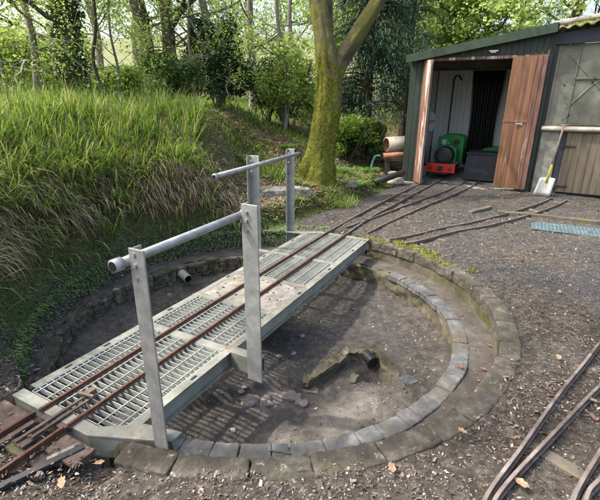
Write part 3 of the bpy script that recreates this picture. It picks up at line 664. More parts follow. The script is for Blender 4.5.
m=MB(); archprism(m,.20,.301,.52,.13,.461,.90); m.build('tank','locogreen',lo,.012)
m=MB(); archprism(m,.265,.301,.76,.07,.901,.925); archprism(m,.265,.301,.76,.07,1.40,1.42); m.box(-.265,-.245,.925,1.40,.301,.52); m.box(.245,.265,.925,1.40,.301,.52)
m.box(-.265,-.245,1.22,1.40,.52,.76); m.box(.245,.265,1.22,1.40,.52,.76)
cabo=m.build('cab','locogreen',lo,.006)
m=MB(); m.box(-.28,.28,.90,1.43,.80,.83); 
for sx,mt_ in ((-.13,'glass'),(.12,'black')):
    q=MB(); q.tube([(sx,.893,.68),(sx,.899,.68)],.062,20); q.build('window',mt_,cabo)
    q=MB(); vsr=[]; 
    for k in range(20):
        t0=2*math.pi*k/20;t1=2*math.pi*(k+1)/20; q.tube([(sx+.066*math.cos(t0),.894,.68+.066*math.sin(t0)),(sx+.066*math.cos(t1),.894,.68+.066*math.sin(t1))],.007,5,False)
    q.build('window_rim','locogreen',cabo)
m=MB(); m.tube([(0,.62,.62),(0,.62,.73)],[.05,.04],14); m.build('dome','locogreen',lo,smooth=True)
for sx in (-1,1):
    for y in (.42,.78,1.15):
        m=MB(); m.tube([(sx*.11-.015,y,.125),(sx*.11+.015,y,.125)],.095,20); m.build('wheel','black',lo)
    m=MB(); m.tube([(sx*.18,-.05,.25),(sx*.18,0,.25)],[.03,.015],12); m.build('buffer','rubber',lo)
# black tub
bx=inshed('storage_box','low black box standing on the shed floor to the right of the green engine','box',1.04,6.30)
m=MB(); vs=[(-.30,0,.03),(.31,0,.03),(.31,.55,.03),(-.30,.55,.03),(-.27,.03,.52),(.29,.03,.52),(.29,.53,.52),(-.27,.53,.52)]
rawmesh('body',vs,[(0,3,2,1),(4,5,6,7),(0,1,5,4),(1,2,6,5),(2,3,7,6),(3,0,4,7)],'navy',bx)
m=MB(); m.box(-.29,.31,.01,.55,.52,.55); m.build('lid','navy',bx,.01)
m=MB(); rn=random.Random(3)
for k in range(7):
    x=-.18+k*.05; z=.24+rn.uniform(-.05,.05); m.tube([(x,.008,z-.06),(x+.02,.012,z+.02),(x+.045,.010,z-.03)],.0025,4)
m.build('chalk_scrawl','web',bx)
gb=inshed('garden_machine','dark green machine body in shadow behind the black box','machine',1.12,7.35)
m=MB(); archprism(m,.26,.12,.42,.14,0,.7); m.build('body','locogreen',gb,.02)
m=MB(); 
for sx in(-.22,.22): m.tube([(sx-.02,.15,.08),(sx+.02,.15,.08)],.08,14)
m.build('wheels','black',gb)
m=MB(); m.tube([(-.2,.4,.5),(-.2,.75,.95)],.012,8); m.tube([(.2,.4,.5),(.2,.75,.95)],.012,8); m.tube([(-.2,.75,.95),(.2,.75,.95)],.012,8); m.build('handle','black',gb)

# ------------------------------------------------------------------ store on the right
st=empty('store_building',(C0[0]+5.75*D[0],C0[1]+5.75*D[1],0),-A0,'dark store beside the shed with riveted steel shutter, timber boards and mossy corrugated roof','building')
sl=lambda v:2.52+(v-1.9)*.13
sp_=MB(); vs=[(1.99,.0,1.13),(4.2,.0,1.16),(4.2,.03,1.16),(1.99,.03,1.13),(1.99,.0,2.34),(4.2,.0,2.42),(4.2,.03,2.42),(1.99,.03,2.34)]
pn=rawmesh('shutter','x' and vs,[(0,3,2,1),(4,5,6,7),(0,1,5,4),(1,2,6,5),(2,3,7,6),(3,0,4,7)],'steelpanel',st)
m=MB()
for k in range(30):
    for (x,z) in ((2.03,1.17+k*.039),): m.tube([(x,-.008,z),(x,.002,z)],[.005,.010],7)
for k in range(44):
    x=2.03+k*.05; m.tube([(x,-.008,2.31+.0018*k),(x,.002,2.31+.0018*k)],[.005,.009],7); m.tube([(x,-.008,1.17),(x,.002,1.17)],[.005,.009],7)
tag(m.build('rivet','steelpanel',pn),kind='stuff')
m=MB(); m.box(2.30,2.62,-.022,-.001,1.83,1.865,Matrix.Rotation(0,4,'X')); m.tube([(2.15,.012,2.2),(2.55,.010,1.80),(3.0,.012,1.35)],.022,8); m.tube([(2.30,.012,1.45),(2.52,.010,1.72),(2.95,.012,2.1)],.022,8); m.box(2.28,2.30,-.015,-.001,1.15,2.33); m.build('strap','steelpanel',pn,.004)
m=MB(); vs=[(1.93,-.05,2.345),(4.3,-.05,2.43),(4.3,.02,2.43),(1.93,.02,2.345),(1.93,-.05,2.50),(4.3,-.05,2.78),(4.3,.02,2.78),(1.93,.02,2.50)]
rawmesh('fascia_board',vs,[(0,3,2,1),(4,5,6,7),(0,1,5,4),(1,2,6,5),(2,3,7,6),(3,0,4,7)],'navy',st)
m=MB(); m.tube([(1.95,-.05,1.075),(4.2,-.05,1.09)],.036,12); m.box(1.95,4.2,-.01,.03,1.03,1.125); m.build('rail_beam','beam',st)
m=MB(); m.box(1.97,2.24,-.02,.3,-.05,1.028); m.build('pier','pier',st,.012)
m=MB(); m.box(2.245,2.34,0,.03,0,1.028); m.build('panel_strip','navy',st,.002)
m=MB(); v=2.345; k=0
while v<4.2:
    w=random.Random(k).uniform(.095,.135); m.box(v,v+w-.004,-.012+random.uniform(-.002,.004),.015,.04,1.02); v+=w; k+=1
bd=m.build('board_door','boards',st,.003)
m=MB()
for z in (.80,.14): m.box(2.25,2.50,-.024,-.0185,z-.012,z+.012); m.tube([(2.335,-.025,z-.02),(2.335,-.025,z+.02)],.010,8)
m.build('strap_hinge','darkbark',bd)
m=MB(); m.box(1.925,1.985,-.01,.10,0,2.50); m.build('corner_post','black',st,.004)
m=MB(); m.box(4.2,4.25,0,3.2,0,2.5); m.box(1.94,4.2,3.1,3.15,0,2.5); m.box(1.94,4.2,.04,.06,0,2.35); m.build('wall','navy',st)
m=MB(); x=1.80; k=0; vs=[];fs=[]
nx2=90
for j,(yy,dz) in enumerate(((-.16,0),(-.155,.02),(1.6,.26),(3.3,.26))):
    for i in range(nx2+1):
        v=1.80+2.6*i/nx2; vs.append((v,yy,2.545+(v-1.9)*.12+dz+.022*math.sin(v*2*math.pi/.15)))
for j in range(3):
    for i in range(nx2): fs.append((j*(nx2+1)+i,j*(nx2+1)+i+1,(j+1)*(nx2+1)+i+1,(j+1)*(nx2+1)+i))
ro=rawmesh('roof',vs,fs,'mossroof',st,True); so=ro.modifiers.new('s','SOLIDIFY'); so.thickness=.012
m=MB(); 
for k in range(8):
    v=1.85+k*.33; m.tube([(v,1.5,2.85+(v-1.9)*.12),(v+.34,1.5,2.89+(v-1.9)*.12)],.055,10)
m.build('ridge_tile','stone',ro)
n=5000; v_=rs.uniform(1.84,3.4,n); y_=rs.uniform(-.15,.35,n); k=fbm(v_,y_,3.5,3,170)>-.12; v_,y_=v_[k],y_[k]; n=len(v_)
_mossroof=np.stack([v_,y_,2.56+(v_-1.9)*.12+.02+.16*(y_+.15)/1.1*.9+.0*v_],1)
# shovel
hv=empty('shovel',W(2.18,5.40,0),-A0,'shovel with wide pale steel blade and yellow grip leaning on the pier','shovel')
b0=Vector((0,0,.01)); b1=Vector((.0,.09,.30)); tp=Vector((.09,.285,1.14))
vs=[];fs=[]
for j in range(6):
    t=j/5; c=b0.lerp(b1,t)
    for i in range(7):
        s=(i-3)/3; w=.125*(1-.10*t); vs.append((c.x+s*w-.05+.05*t,c.y-.022*abs(s)**2*1.2,c.z+(0.02*(1-abs(s)) if j==5 else 0)))
for j in range(5):
    for i in range(6): fs.append((j*7+i,j*7+i+1,(j+1)*7+i+1,(j+1)*7+i))
o=rawmesh('blade',vs,fs,'blade',hv,True); so=o.modifiers.new('s','SOLIDIFY'); so.thickness=.004
dirr=(tp-b1).normalized(); 
MB().tube([b1-dirr*.09,b1+dirr*.22],[.021,.017],12).build('socket','yellow',hv,smooth=True)
MB().tube([b1+dirr*.20,tp],[.017,.016],12).build('handle','wood',hv,smooth=True)
m=MB(); sd=Vector((1,0,0)); m.tube([tp-sd*.06,tp+sd*.06],.014,8); m.build('grip','wood',hv,smooth=True)
# blue mesh mat
mm=empty('mesh_mat',(3.42,5.10,hz(3.42,5.1)+.012),R(-27),'faded blue mesh mat lying on the earth in front of the store','mat')
m=MB()
for k in range(22): m.box(-.46+k*.042,-.452+k*.042+.006,-.20,.20,0,.008)
for k in range(11): m.box(-.465,.44,-.20+k*.04,-.187+k*.04,.002,.010)
m.build('mesh','bluemat',mm)
m=MB(); m.box(-.45,.43,-.19,.19,-.004,.001); m.build('backing','bluemat',mm)
o=empty('timber_baulk',(3.52,5.60,0),R(-27),'long old timber baulk edging the far side of the blue mat','timber')
MB().box(-.55,.8,-.03,.03,-.04,.028).build('plank','oldtimber',o,.008)
for (x,y,a,l,lab) in ((2.62,6.02,38,.55,'short mossy timber baulk left of the blue mat, near the shed'),(2.95,5.85,-20,.28,'stubby mossy timber offcut between the pale track and the blue mat')):
    o=empty('timber_baulk',(x,y,0),R(a),lab,'timber'); MB().box(-l/2,l/2,-.04,.04,-.04,.030).build('plank','oldtimber',o,.01)

# ------------------------------------------------------------------ stones, pipes
def rock(name,loc,size,seed,mat='stone',label='',cat='stone',group=None,rz=0):
    rn=random.Random(seed); m=MB(); nu,nv=12,8; vs=[(0,0,1)]
    def dsp(p): 
        q=Vector(p); n=1+.25*(math.sin(q.x*3.1+seed)+math.sin(q.y*4.3+seed*2)+math.sin(q.z*3.7+seed*3))/3+rn.uniform(-.05,.05)
        b=max(abs(q.x),abs(q.y),abs(q.z)); n*=1/(b**.55); return (q.x*n*size[0],q.y*n*size[1],q.z*n*size[2])
    V_=[];F_=[]
    V_.append(dsp((0,0,1)))
    for j in range(1,nv):
        for i in range(nu): ph=math.pi*j/nv; th=2*math.pi*i/nu; V_.append(dsp((math.sin(ph)*math.cos(th),math.sin(ph)*math.sin(th),math.cos(ph))))
    V_.append(dsp((0,0,-1)))
    for i in range(nu): F_.append((0,1+i,1+(i+1)%nu))
    for j in range(nv-2):
        for i in range(nu): a=1+j*nu+i;b=1+j*nu+(i+1)%nu; F_.append((a,a+nu,b+nu,b))
    e=len(V_)-1
    for i in range(nu): F_.append((e,e-nu+(i+1)%nu,e-nu+i))
    o=rawmesh(name,V_,F_,mat,None,False); o.location=loc; o.rotation_euler=(0,0,rz); tag(o,label,cat,group); 
    b=o.modifiers.new('b','BEVEL'); b.width=.004; b.segments=2; return o
o=empty('stone_slab',(-.28,6.0,.24),R(14),'long mossy stone slab set in the bank behind the far handrail','stone slab')
roughbox('slab','stone',o,-.45,.42,-.14,.14,-.16,.07,.03,11)
rn_=random.Random(77)
for k in range(22):
    t=rn_.random(); x=-.45+.50*t+rn_.gauss(0,.02); y=2.44+.09*t+rn_.gauss(0,.035); sz=rn_.uniform(.016,.045)
    o=rock('rubble_block',(x,y,float(floorh(np.array([x]),np.array([y]))[0])+sz*.2),(sz*rn_.uniform(1,1.8),sz,sz*rn_.uniform(.4,.7)),k+3,'rubble','pinkish broken rubble lump lying on the pit floor between the bridge and the mossy kerb','rubble','rubble in the pit',rn_.uniform(0,6))
for k in range(12):
    a_=rn_.uniform(0,6.28); r_=1.38*math.sqrt(rn_.random()); x=PC[0]+r_*math.cos(a_); y=PC[1]+r_*math.sin(a_); sz=rn_.uniform(.008,.022)
    rock('loose_stone',(x,y,float(floorh(np.array([x]),np.array([y]))[0])+sz*.2),(sz*1.3,sz,sz*.6),k+50,'stone','small loose grey stone lying on the silty pit floor','stone','loose stones in the pit',rn_.uniform(0,6))
o=empty('concrete_kerb',(.235,2.79,-.45),R(47),'sloping mossy concrete edge rising to the hole in the pit floor','kerb')
roughbox('kerb','innerwall',o,-.28,.28,-.035,.04,-.08,.05,.03,4)
o2=empty('concrete_kerb',(.68,2.80,-.46),R(-75),'short broken concrete edge right of the hole in the pit floor','kerb')
roughbox('kerb','innerwall',o2,-.16,.17,-.03,.035,-.08,.045,.04,5)
o3=empty('concrete_kerb',(.52,2.98,-.46),R(-5),'crumbling mossy edge behind the hole in the pit floor','kerb')
roughbox('kerb','innerwall',o3,-.12,.14,-.03,.035,-.08,.045,.04,6)
o=empty('pit_stone',(.80,2.60,-.44),R(20),'flat blue grey stone beside the hole in the pit','stone'); roughbox('stone','bluebrick',o,-.07,.07,-.045,.045,-.03,.02,.02,7)
o=empty('pit_stone',(.42,2.70,-.50),R(50),'dark stone tumbled in the hole of the pit floor','stone'); roughbox('stone','innerwall',o,-.045,.045,-.03,.03,-.03,.02,.03,8)
o=empty('buried_pipe',(.585,2.86,-.475),R(20),'dark pipe mouth buried in the hole of the pit floor','pipe')
m=MB()
for k in range(16):
    t0=2*math.pi*k/16;t1=2*math.pi*(k+1)/16; m.tube([(.05*math.cos(t0),0,.05*math.sin(t0)+.02),(.05*math.cos(t1),0,.05*math.sin(t1)+.02)],.006,5,False)
m.tube([(0,.012,.02),(0,.14,.02)],.044,16); m.build('pipe','black',o)
def pipe(name,a,b,r,mat,label,inner='black',cat='pipe'):
    a=Vector(a);b=Vector(b); o=empty(name,a,0,label,cat); d=b-a; L=d.length; q=d.normalized()
    n=20; up=q.orthogonal().normalized(); w=q.cross(up); vs=[];
    for (t,rr) in ((0,r),(L,r),(L,r*.86),(0.06*L,r*.84),(0,r*.86)):
        for k in range(n): an=2*math.pi*k/n; vs.append(q*t+(up*math.cos(an)+w*math.sin(an))*rr)
    fs=[(j*n+k,j*n+(k+1)%n,(j+1)*n+(k+1)%n,(j+1)*n+k) for j in (0,1,2) for k in range(n)]+[(4*n+k,4*n+(k+1)%n,(k+1)%n,k) for k in range(n)]
    rawmesh('barrel',vs,fs,mat,o,True)
    vs2=[q*(.02 if True else 0)+(up*math.cos(2*math.pi*k/n)+w*math.sin(2*math.pi*k/n))*r*.83 for k in range(n)]+[q*(L*.97)+(up*math.cos(2*math.pi*k/n)+w*math.sin(2*math.pi*k/n))*r*.83 for k in range(n)]
    rawmesh('bore',vs2,[(k,(k+1)%n,n+(k+1)%n,n+k) for k in range(n)]+[tuple(n+k for k in range(n))],inner,o,True); return o
pipe('drain_pipe',(-1.18,4.13,-.30),(-1.40,4.41,-.28),.045,'web','short grey drain pipe poking out of the soil behind the bridge')
pipe('black_pipe',(1.30,7.50,.12),(1.95,8.05,.22),.055,'rubber','black plastic pipe lying on the bank foot beside the shed')
pipe('clay_pipe',(1.72,8.75,.66),(2.25,8.9,.68),.15,'beam','large pale glazed pipe with orange clay mouth left of the shed','terra')
pipe('orange_pipe',(1.62,8.50,.47),(2.15,8.55,.49),.055,'terra','thin orange pipe with teal cap under the large clay pipe','teal')
o=empty('green_hose',(1.55,8.5,.15),0,'dark green hose looping down beside the pipes','hose')
m=MB(); m.tube(smooth_path([(.02,0,.32),(-.08,.02,.30),(-.14,0,.1),(-.10,-.02,-.05),(0,.05,-.1)],8),.02,8); m.build('hose','teal',o,smooth=True)
o=empty('pipe_trestle',(2.0,8.75,0),0,'rough timber trestle carrying the pipes left of the shed','trestle')
m=MB(); m.box(-.3,.3,-.22,.14,.36,.41); m.build('shelf','oldtimber',o,.01)
for x in(-.24,.24):
    m=MB(); m.box(x-.04,x+.04,-.15,.1,-.1,.36); m.build('leg','oldtimber',o,.01)
for (x,y,z,s,lab) in ((1.86,8.05,.06,(.10,.09,.06),'pale brick lump at the foot of the left shed door'),(1.78,8.15,.16,(.11,.08,.06),'grey stone block topmost of the pile left of the shed'),(1.70,7.95,.04,(.07,.06,.05),'small tan stone at the near edge of the pile left of the shed')):
    rock('stone_block',(x,y,z),s,int(x*100),'stone' if z>.1 else 'beam',lab,'stone','stone pile beside the shed')
rock('bank_rock',(.85,6.95,.20),(.10,.07,.05),33,'stone','pale rock among ferns right of the mossy trunk','rock')

# ------------------------------------------------------------------ scattered blades (numpy)
def blades(name,P,Dr,L,Wd,droop,mat,parent=None,seg=3):
    """P base (n,3); Dr lean direction unit (n,3); L length; Wd width; droop 0..1.5"""
    n=len(P); V_=np.zeros((n,seg*2+1,3)); side=np.cross(Dr,[0,0,1.0])+1e-6; side/=np.linalg.norm(side,axis=1)[:,None]
    pos=P.copy(); d=Dr.copy()
    for k in range(seg):
        w=Wd*(1-.28*k)*(.75 if k==0 else 1); V_[:,2*k]=pos-side*w[:,None]/2; V_[:,2*k+1]=pos+side*w[:,None]/2
        pos=pos+d*(L/seg)[:,None]; d=d.copy(); d[:,2]-=droop*(k+1)/seg; d/=np.linalg.norm(d,axis=1)[:,None]
    V_[:,2*seg]=pos
    base=(np.arange(n)*(2*seg+1))[:,None]; q=[]
    for k in range(seg-1): q.append(base+np.array([[2*k,2*k+1,2*k+3,2*k+2]]))
    k=seg-1; q.append(base+np.array([[2*k,2*k+1,2*k+2,2*k+2]]))
    Q_=np.concatenate(q); tri=Q_[-n:]; quad=Q_[:-n]
    me=bpy.data.meshes.new(name); VV=V_.reshape(-1,3); nq=len(quad)
    me.vertices.add(len(VV)); me.vertices.foreach_set('co',VV.astype(np.float32).ravel())
    me.loops.add(nq*4+n*3); me.loops.foreach_set('vertex_index',np.concatenate([quad.ravel(),tri[:,:3].ravel()]).astype(np.int32))
    me.polygons.add(nq+n); me.polygons.foreach_set('loop_start',np.concatenate([np.arange(nq)*4,nq*4+np.arange(n)*3]).astype(np.int32))
    me.polygons.foreach_set('loop_total',np.concatenate([np.full(nq,4),np.full(n,3)]).astype(np.int32))
    me.materials.append(M[mat]); me.update(calc_edges=True)
    return link(bpy.data.objects.new(name,me),parent)
def onb(n,f,x0,x1,y0,y1):
    """n points where predicate f(x,y,s)->prob accepts"""
    out=[];c=0
    while c<n:
        x=rs.uniform(x0,x1,n*2);y=rs.uniform(y0,y1,n*2);s=footdist(x,y); k=rs.rand(n*2)<f(x,y,s)
        out.append(np.stack([x[k],y[k],height(x[k],y[k]),s[k]],1)); c+=k.sum()
        if len(out)>60: break
    return np.concatenate(out)[:n]
def outdir(x,y):
    e=.03; gx_=(footdist(x-e,y)-footdist(x+e,y));gy_=(footdist(x,y-e)-footdist(x,y+e)); g=np.stack([gx_,gy_],1); return g/(np.linalg.norm(g,axis=1)[:,None]+1e-6)
def rdir(n,up,out=None,ow=0):
    a=rs.uniform(0,2*np.pi,n); d=np.stack([np.cos(a)*.6,np.sin(a)*.6,np.full(n,up)*rs.uniform(.7,1.3,n)],1)
    if out is not None: d[:,:2]+=out*ow
    return d/np.linalg.norm(d,axis=1)[:,None]
# green grass on the crest and upper face, in clumps
def clump(x,y,sc,th,seed): return fbm(x,y,sc,3,seed)>th
B=onb(2300,lambda x,y,s:((s>.05)&(s<2.6)&(x<-.45))*sstep(.10,-.28,x-np.where(y>4.6,-.12-.205*y,-.75)+.35*fbm(x,y,1.6,3,8))*np.clip(1.2-.3*s,0.2,1)*np.where(clump(x,y,2.0,-.35,61),1,.2)*np.where(s<.22,.22,1)*np.where((s>.3)&(s<1.1),1.5,1),-4.6,-.7,1.2,8.5)
kb=np.random.RandomState(5).randint(7,15,len(B)); BB=np.repeat(B,kb,0); sz=np.repeat(rs.uniform(.65,1.25,len(B)),kb); n=len(BB); a_=rs.uniform(0,2*np.pi,n); rad_=np.stack([np.cos(a_),np.sin(a_)],1); o_=outdir(BB[:,0],BB[:,1])
P=BB[:,:3].copy(); P[:,:2]+=rad_*rs.uniform(0,.035,(n,1)); d=np.zeros((n,3)); d[:,:2]=rad_*rs.uniform(.10,.7,(n,1))+o_*np.where(BB[:,3:4]<.45,.45,.1); d[:,2]=rs.uniform(.9,1.5,n); d/=np.linalg.norm(d,axis=1)[:,None]
tag(blades('bank_grass',P,d,rs.uniform(.26,.56,n)*sz,rs.uniform(.014,.030,n)*np.sqrt(sz),rs.uniform(.4,1.7,n),'grass',seg=5),'long bright green strap leaved grass growing along the top of the bank','grass',kind='stuff')
B=onb(3500,lambda x,y,s:((s>.5)&(s<2.4)&(x<-.45))*sstep(.2,-.12,x-np.where(y>4.6,-.08-.195*y,-.80)),-4.6,-.7,1.2,8.5); n=len(B)
tag(blades('fine_grass',B[:,:3],rdir(n,.9),rs.uniform(.06,.2,n),rs.uniform(.003,.008,n),rs.uniform(.3,1.6,n),'grass2'),'short fine dark grass and moss filling between the strap leaves','grass',kind='stuff')
B=onb(1500,lambda x,y,s:((s>.03)&(s<.5)&(x<-.75))*np.where(clump(x,y,2.3,-.05,62),1,.12),-4.2,-.7,1.2,6)
n=len(B); o_=outdir(B[:,0],B[:,1])
tag(blades('face_grass',B[:,:3],rdir(n,.7,o_,.9),rs.uniform(.14,.38,n),rs.uniform(.012,.024,n),rs.uniform(.5,1.8,n),'grass'),'broad green blades sprouting from the steep face of the bank','grass',kind='stuff')
# dead grass hanging down the face
B=onb(11500,lambda x,y,s:((s>.09)&(s<.8)&(x<-.6))*np.where(s<.42,1,.35)*np.where(clump(x,y,3.2,-.02,71),1,.22),-4.2,-.6,1.0,6.5)
n=len(B); o_=outdir(B[:,0],B[:,1]); d=np.concatenate([-o_*-.55,rs.uniform(.0,.5,(n,1))],1)+rs.normal(0,.25,(n,3))*[1,1,.6]; d/=np.linalg.norm(d,axis=1)[:,None]
tag(blades('dead_grass',B[:,:3]+[0,0,.01],d,rs.uniform(.14,.46,n),rs.uniform(.006,.019,n),rs.uniform(1.5,3.6,n),'hay',seg=5),'dry brown grass hanging down the face of the bank','dead grass',kind='stuff')
# dead stems lying in the right hand slope
B=onb(22000,lambda x,y,s:((s>.1)&(s<3.4)&(x>-.26*y)&(x<2.2))*np.where(clump(x,y,1.6,-.2,81),1,.2),-2.3,2.2,5.2,10)
n=len(B); d=rdir(n,.25)
tag(blades('bracken_litter',B[:,:3]+[0,0,.01],d,rs.uniform(.03,.16,n),rs.uniform(.005,.022,n),rs.uniform(.3,1.2,n),'hay'),'brown bracken and leaf litter on the slope below the trees','litter',kind='stuff')
# moss on the lower bank face
B=onb(26000,lambda x,y,s:((s>-.02)&(s<.32)&(x<2.0))*np.where(clump(x,y,3,-.25,91),1,.25),-3.2,2.0,1.4,8)
n=len(B); o_=outdir(B[:,0],B[:,1])
tag(blades('bank_moss',B[:,:3],rdir(n,.6,o_,.7),rs.uniform(.012,.05,n),rs.uniform(.006,.014,n),rs.uniform(.2,1.2,n),'mossblade',seg=2),'damp green moss covering the lower face of the bank','moss',kind='stuff')
B=onb(20000,lambda x,y,s:((s>.1)&(s<2.9))*(np.where((np.hypot(x-.45,y-6.45)<.75),1,0)+np.where(np.hypot((x+1.15)*.8,(y-7.4)*.7)<.65,1,0)+np.where(np.hypot(x-.9,y-6.95)<.35,.6,0)+np.where(np.hypot(x-.05,y-5.75)<.25,.8,0))*np.where(clump(x,y,4,-.1,95),1,.08),-2.2,1.6,5.1,9)
n=len(B); tag(blades('yellow_moss',B[:,:3],rdir(n,.9),rs.uniform(.01,.04,n),rs.uniform(.008,.016,n),rs.uniform(.2,1.2,n),'ymoss',seg=2),'yellow green cushion moss round the foot of the forked tree','moss',kind='stuff')
n=26000; aa=rs.uniform(R(72),R(213),n); r_=rs.uniform(1.80,2.0,n); v_=rs.rand(n)<.35; zz=rs.uniform(-.21,.0,n); r_=np.where(v_,rs.uniform(1.785,1.85,n),r_)
x_=PC[0]+r_*np.cos(aa); y_=PC[1]+r_*np.sin(aa); hh=height(x_,y_); zz=np.where(v_,zz,hh+rs.uniform(-.02,.01,n)); k=(rs.rand(n)<np.where(fbm(aa*1.85,zz,3.2,3,140)>-.3,1,.3))&(zz>-.215); aa,zz,x_,y_=aa[k],zz[k],x_[k],y_[k]; n=len(aa)
Dd=np.stack([-np.cos(aa),-np.sin(aa),rs.uniform(-.9,.2,n)],1)+rs.normal(0,.3,(n,3)); Dd/=np.linalg.norm(Dd,axis=1)[:,None]
tag(blades('wall_moss',np.stack([x_,y_,zz],1),Dd,rs.uniform(.008,.035,n),rs.uniform(.008,.018,n),rs.uniform(.3,1.5,n),'algae',seg=2),'wet blue green moss curtain on the bank face just above the left ledge','moss',kind='stuff')
n=5000; aa=rs.uniform(R(12),R(62),n); r_=rs.uniform(1.73,1.95,n); k=rs.rand(n)<np.where(fbm(aa*1.85,r_,4,3,150)>.05,1,.05); aa,r_=aa[k],r_[k]; n=len(aa)
P=np.stack([PC[0]+r_*np.cos(aa),PC[1]+r_*np.sin(aa),-.004+0*aa],1); tag(blades('coping_moss',P,rdir(n,.9),rs.uniform(.006,.02,n),rs.uniform(.006,.012,n),rs.uniform(.3,1.5,n),'ymoss',seg=2),'patches of moss growing on the far right coping of the pit','moss',kind='stuff')
pts_=[]
for (cx,cy,ang_,L_,zt) in ((.235,2.79,47,.27,-.40),(.68,2.80,-75,.16,-.415),(.52,2.98,-5,.13,-.415)):
    k=900; u_=rs.uniform(-L_,L_,k); v_=rs.uniform(-.035,.05,k); pts_.append(np.stack([cx+u_*math.cos(R(ang_))-v_*math.sin(R(ang_)),cy+u_*math.sin(R(ang_))+v_*math.cos(R(ang_)),np.full(k,zt)],1))
P=np.concatenate(pts_); P=P[fbm(P[:,0],P[:,1],7,3,160)>-.05]; n=len(P); tag(blades('kerb_moss',P,rdir(n,.8),rs.uniform(.004,.012,n),rs.uniform(.003,.007,n),rs.uniform(.3,1.5,n),'darkmoss',seg=2),'moss growing on the broken kerb in the pit','moss',kind='stuff')
# woodland floor green further back
B=onb(16000,lambda x,y,s:((s>1.2)&((y>8.6)|(x<-.26*y)))*np.where(clump(x,y,1.0,-.1,99),1,.15),-7,4,6,14)
n=len(B); tag(blades('woodland_plants',B[:,:3],rdir(n,.9),rs.uniform(.08,.3,n),rs.uniform(.012,.03,n),rs.uniform(.3,1.2,n),'leafy'),'low green plants on the woodland floor behind the bank','undergrowth',kind='stuff')
n=len(_mossroof); blades('roof_moss',_mossroof,rdir(n,.9),rs.uniform(.015,.05,n),rs.uniform(.008,.018,n),rs.uniform(.2,1.2,n),'ymoss',st,seg=2)
# tufts
def tuft(x,y,n,L,w,mat,label,cat,name,rad=.12,up=1.1,droop=.9,group=None):
    z=hz(x,y); a=rs.uniform(0,6.28,n); r=rad*np.sqrt(rs.rand(n)); P=np.stack([r*np.cos(a),r*np.sin(a),np.zeros(n)],1)
    hh=height(P[:,0]+x,P[:,1]+y)-z; P[:,2]=hh
    o=blades(name,P,rdir(n,up),rs.uniform(.5,1,n)*L,rs.uniform(.7,1.2,n)*w,rs.uniform(.4,1.2,n)*droop,mat,seg=4); o.location=(x,y,z); tag(o,label,cat,group); return o
tuft(-.42,6.75,260,.42,.014,'grass','tall bright green clump of leaves behind the far handrail, left of the mossy trunk','grass clump','grass_clump',.22)
tuft(.62,6.35,420,.34,.008,'grass','fine drooping grass clump at the right foot of the mossy trunk','grass clump','grass_clump',.26,.8,1.5)
tuft(-1.75,6.2,160,.4,.016,'leafy','broad leaved clump where the grassy bank ends behind the pit','leafy clump','leafy_clump',.2)
tuft(-.375,1.46,14,.07,.006,'grass','tiny pale green shoot in the litter below the handrail post','shoot','green_shoot',.015)
tuft(-.08,1.40,10,.05,.007,'bright','small bright shoot beside the near rim of the pit','shoot','green_shoot',.012)
def weed(x,y,n,L,mat,label,name,seed):
    rn=random.Random(seed); o=empty(name,(x,y,hz(x,y)),rn.uniform(0,6),label,'weed'); m=MB()
    for k in range(n):
        a=rn.uniform(0,6.28); l=L*rn.uniform(.5,1.1); e=rn.uniform(.2,1.1); w=l*rn.uniform(.22,.34); c=Vector((math.cos(a),math.sin(a),0)); sd=Vector((-math.sin(a),math.cos(a),0)); b=len(m.v)
        h0=rn.uniform(0,L*.7)
        for j in range(6):
            t=j/5; p=c*(l*t*math.cos(e*(1-t*.8)))+Vector((0,0,h0+l*math.sin(e)*t*(1-.65*t))); ww=w*math.sin(math.pi*min(.97,t*.85+.1))
            m.v+=[tuple(p-sd*ww/2+Vector((0,0,ww*.15))),tuple(p),tuple(p+sd*ww/2+Vector((0,0,ww*.15)))]
        for j in range(5):
            q=b+j*3; m.f+=[(q,q+1,q+4,q+3),(q+1,q+2,q+5,q+4)]
    m.build('leaves',mat,o,smooth=True); mb=MB(); mb.tube([(0,0,-.03),(.01,0,L*.8)],.005,5); mb.build('stem','midleaf',o); return o
for i,(x,y,n,L,lab) in enumerate(((-2.55,3.9,16,.15,'broad leaved weed high on the bank above the left wall'),(-2.25,4.9,14,.13,'broad leaved weed on the bank behind the near handrail'),(-2.15,2.75,12,.11,'small broad leaved weed low at the left edge of the pit'),(-1.62,5.25,14,.13,'broad leaved weed near the right end of the bank'),(-2.9,3.2,14,.16,'large broad leaved weed on the bank crest at the far left'),(-.75,5.35,10,.09,'low broad leaved weed below the stone slab behind the bridge'),(.15,5.95,12,.10,'low broad leaved weed in front of the mossy trunk'))): weed(x,y,n,L,'fern',lab,'broad_leaved_weed',300+i)
B=onb(5200,lambda x,y,s:((s>.05)&(s<3.0)&(x>-.24*y)&(x<1.9))*np.where(clump(x,y,2.4,.0,181),1,.15),-2.1,2.0,5.0,9.5); n=len(B)
tag(blades('slope_herbs',B[:,:3],rdir(n,.8),rs.uniform(.05,.16,n),rs.uniform(.010,.024,n),rs.uniform(.5,1.8,n),'leafy'),'patchy low green herbs on the litter slope round the mossy trunk','undergrowth',kind='stuff')
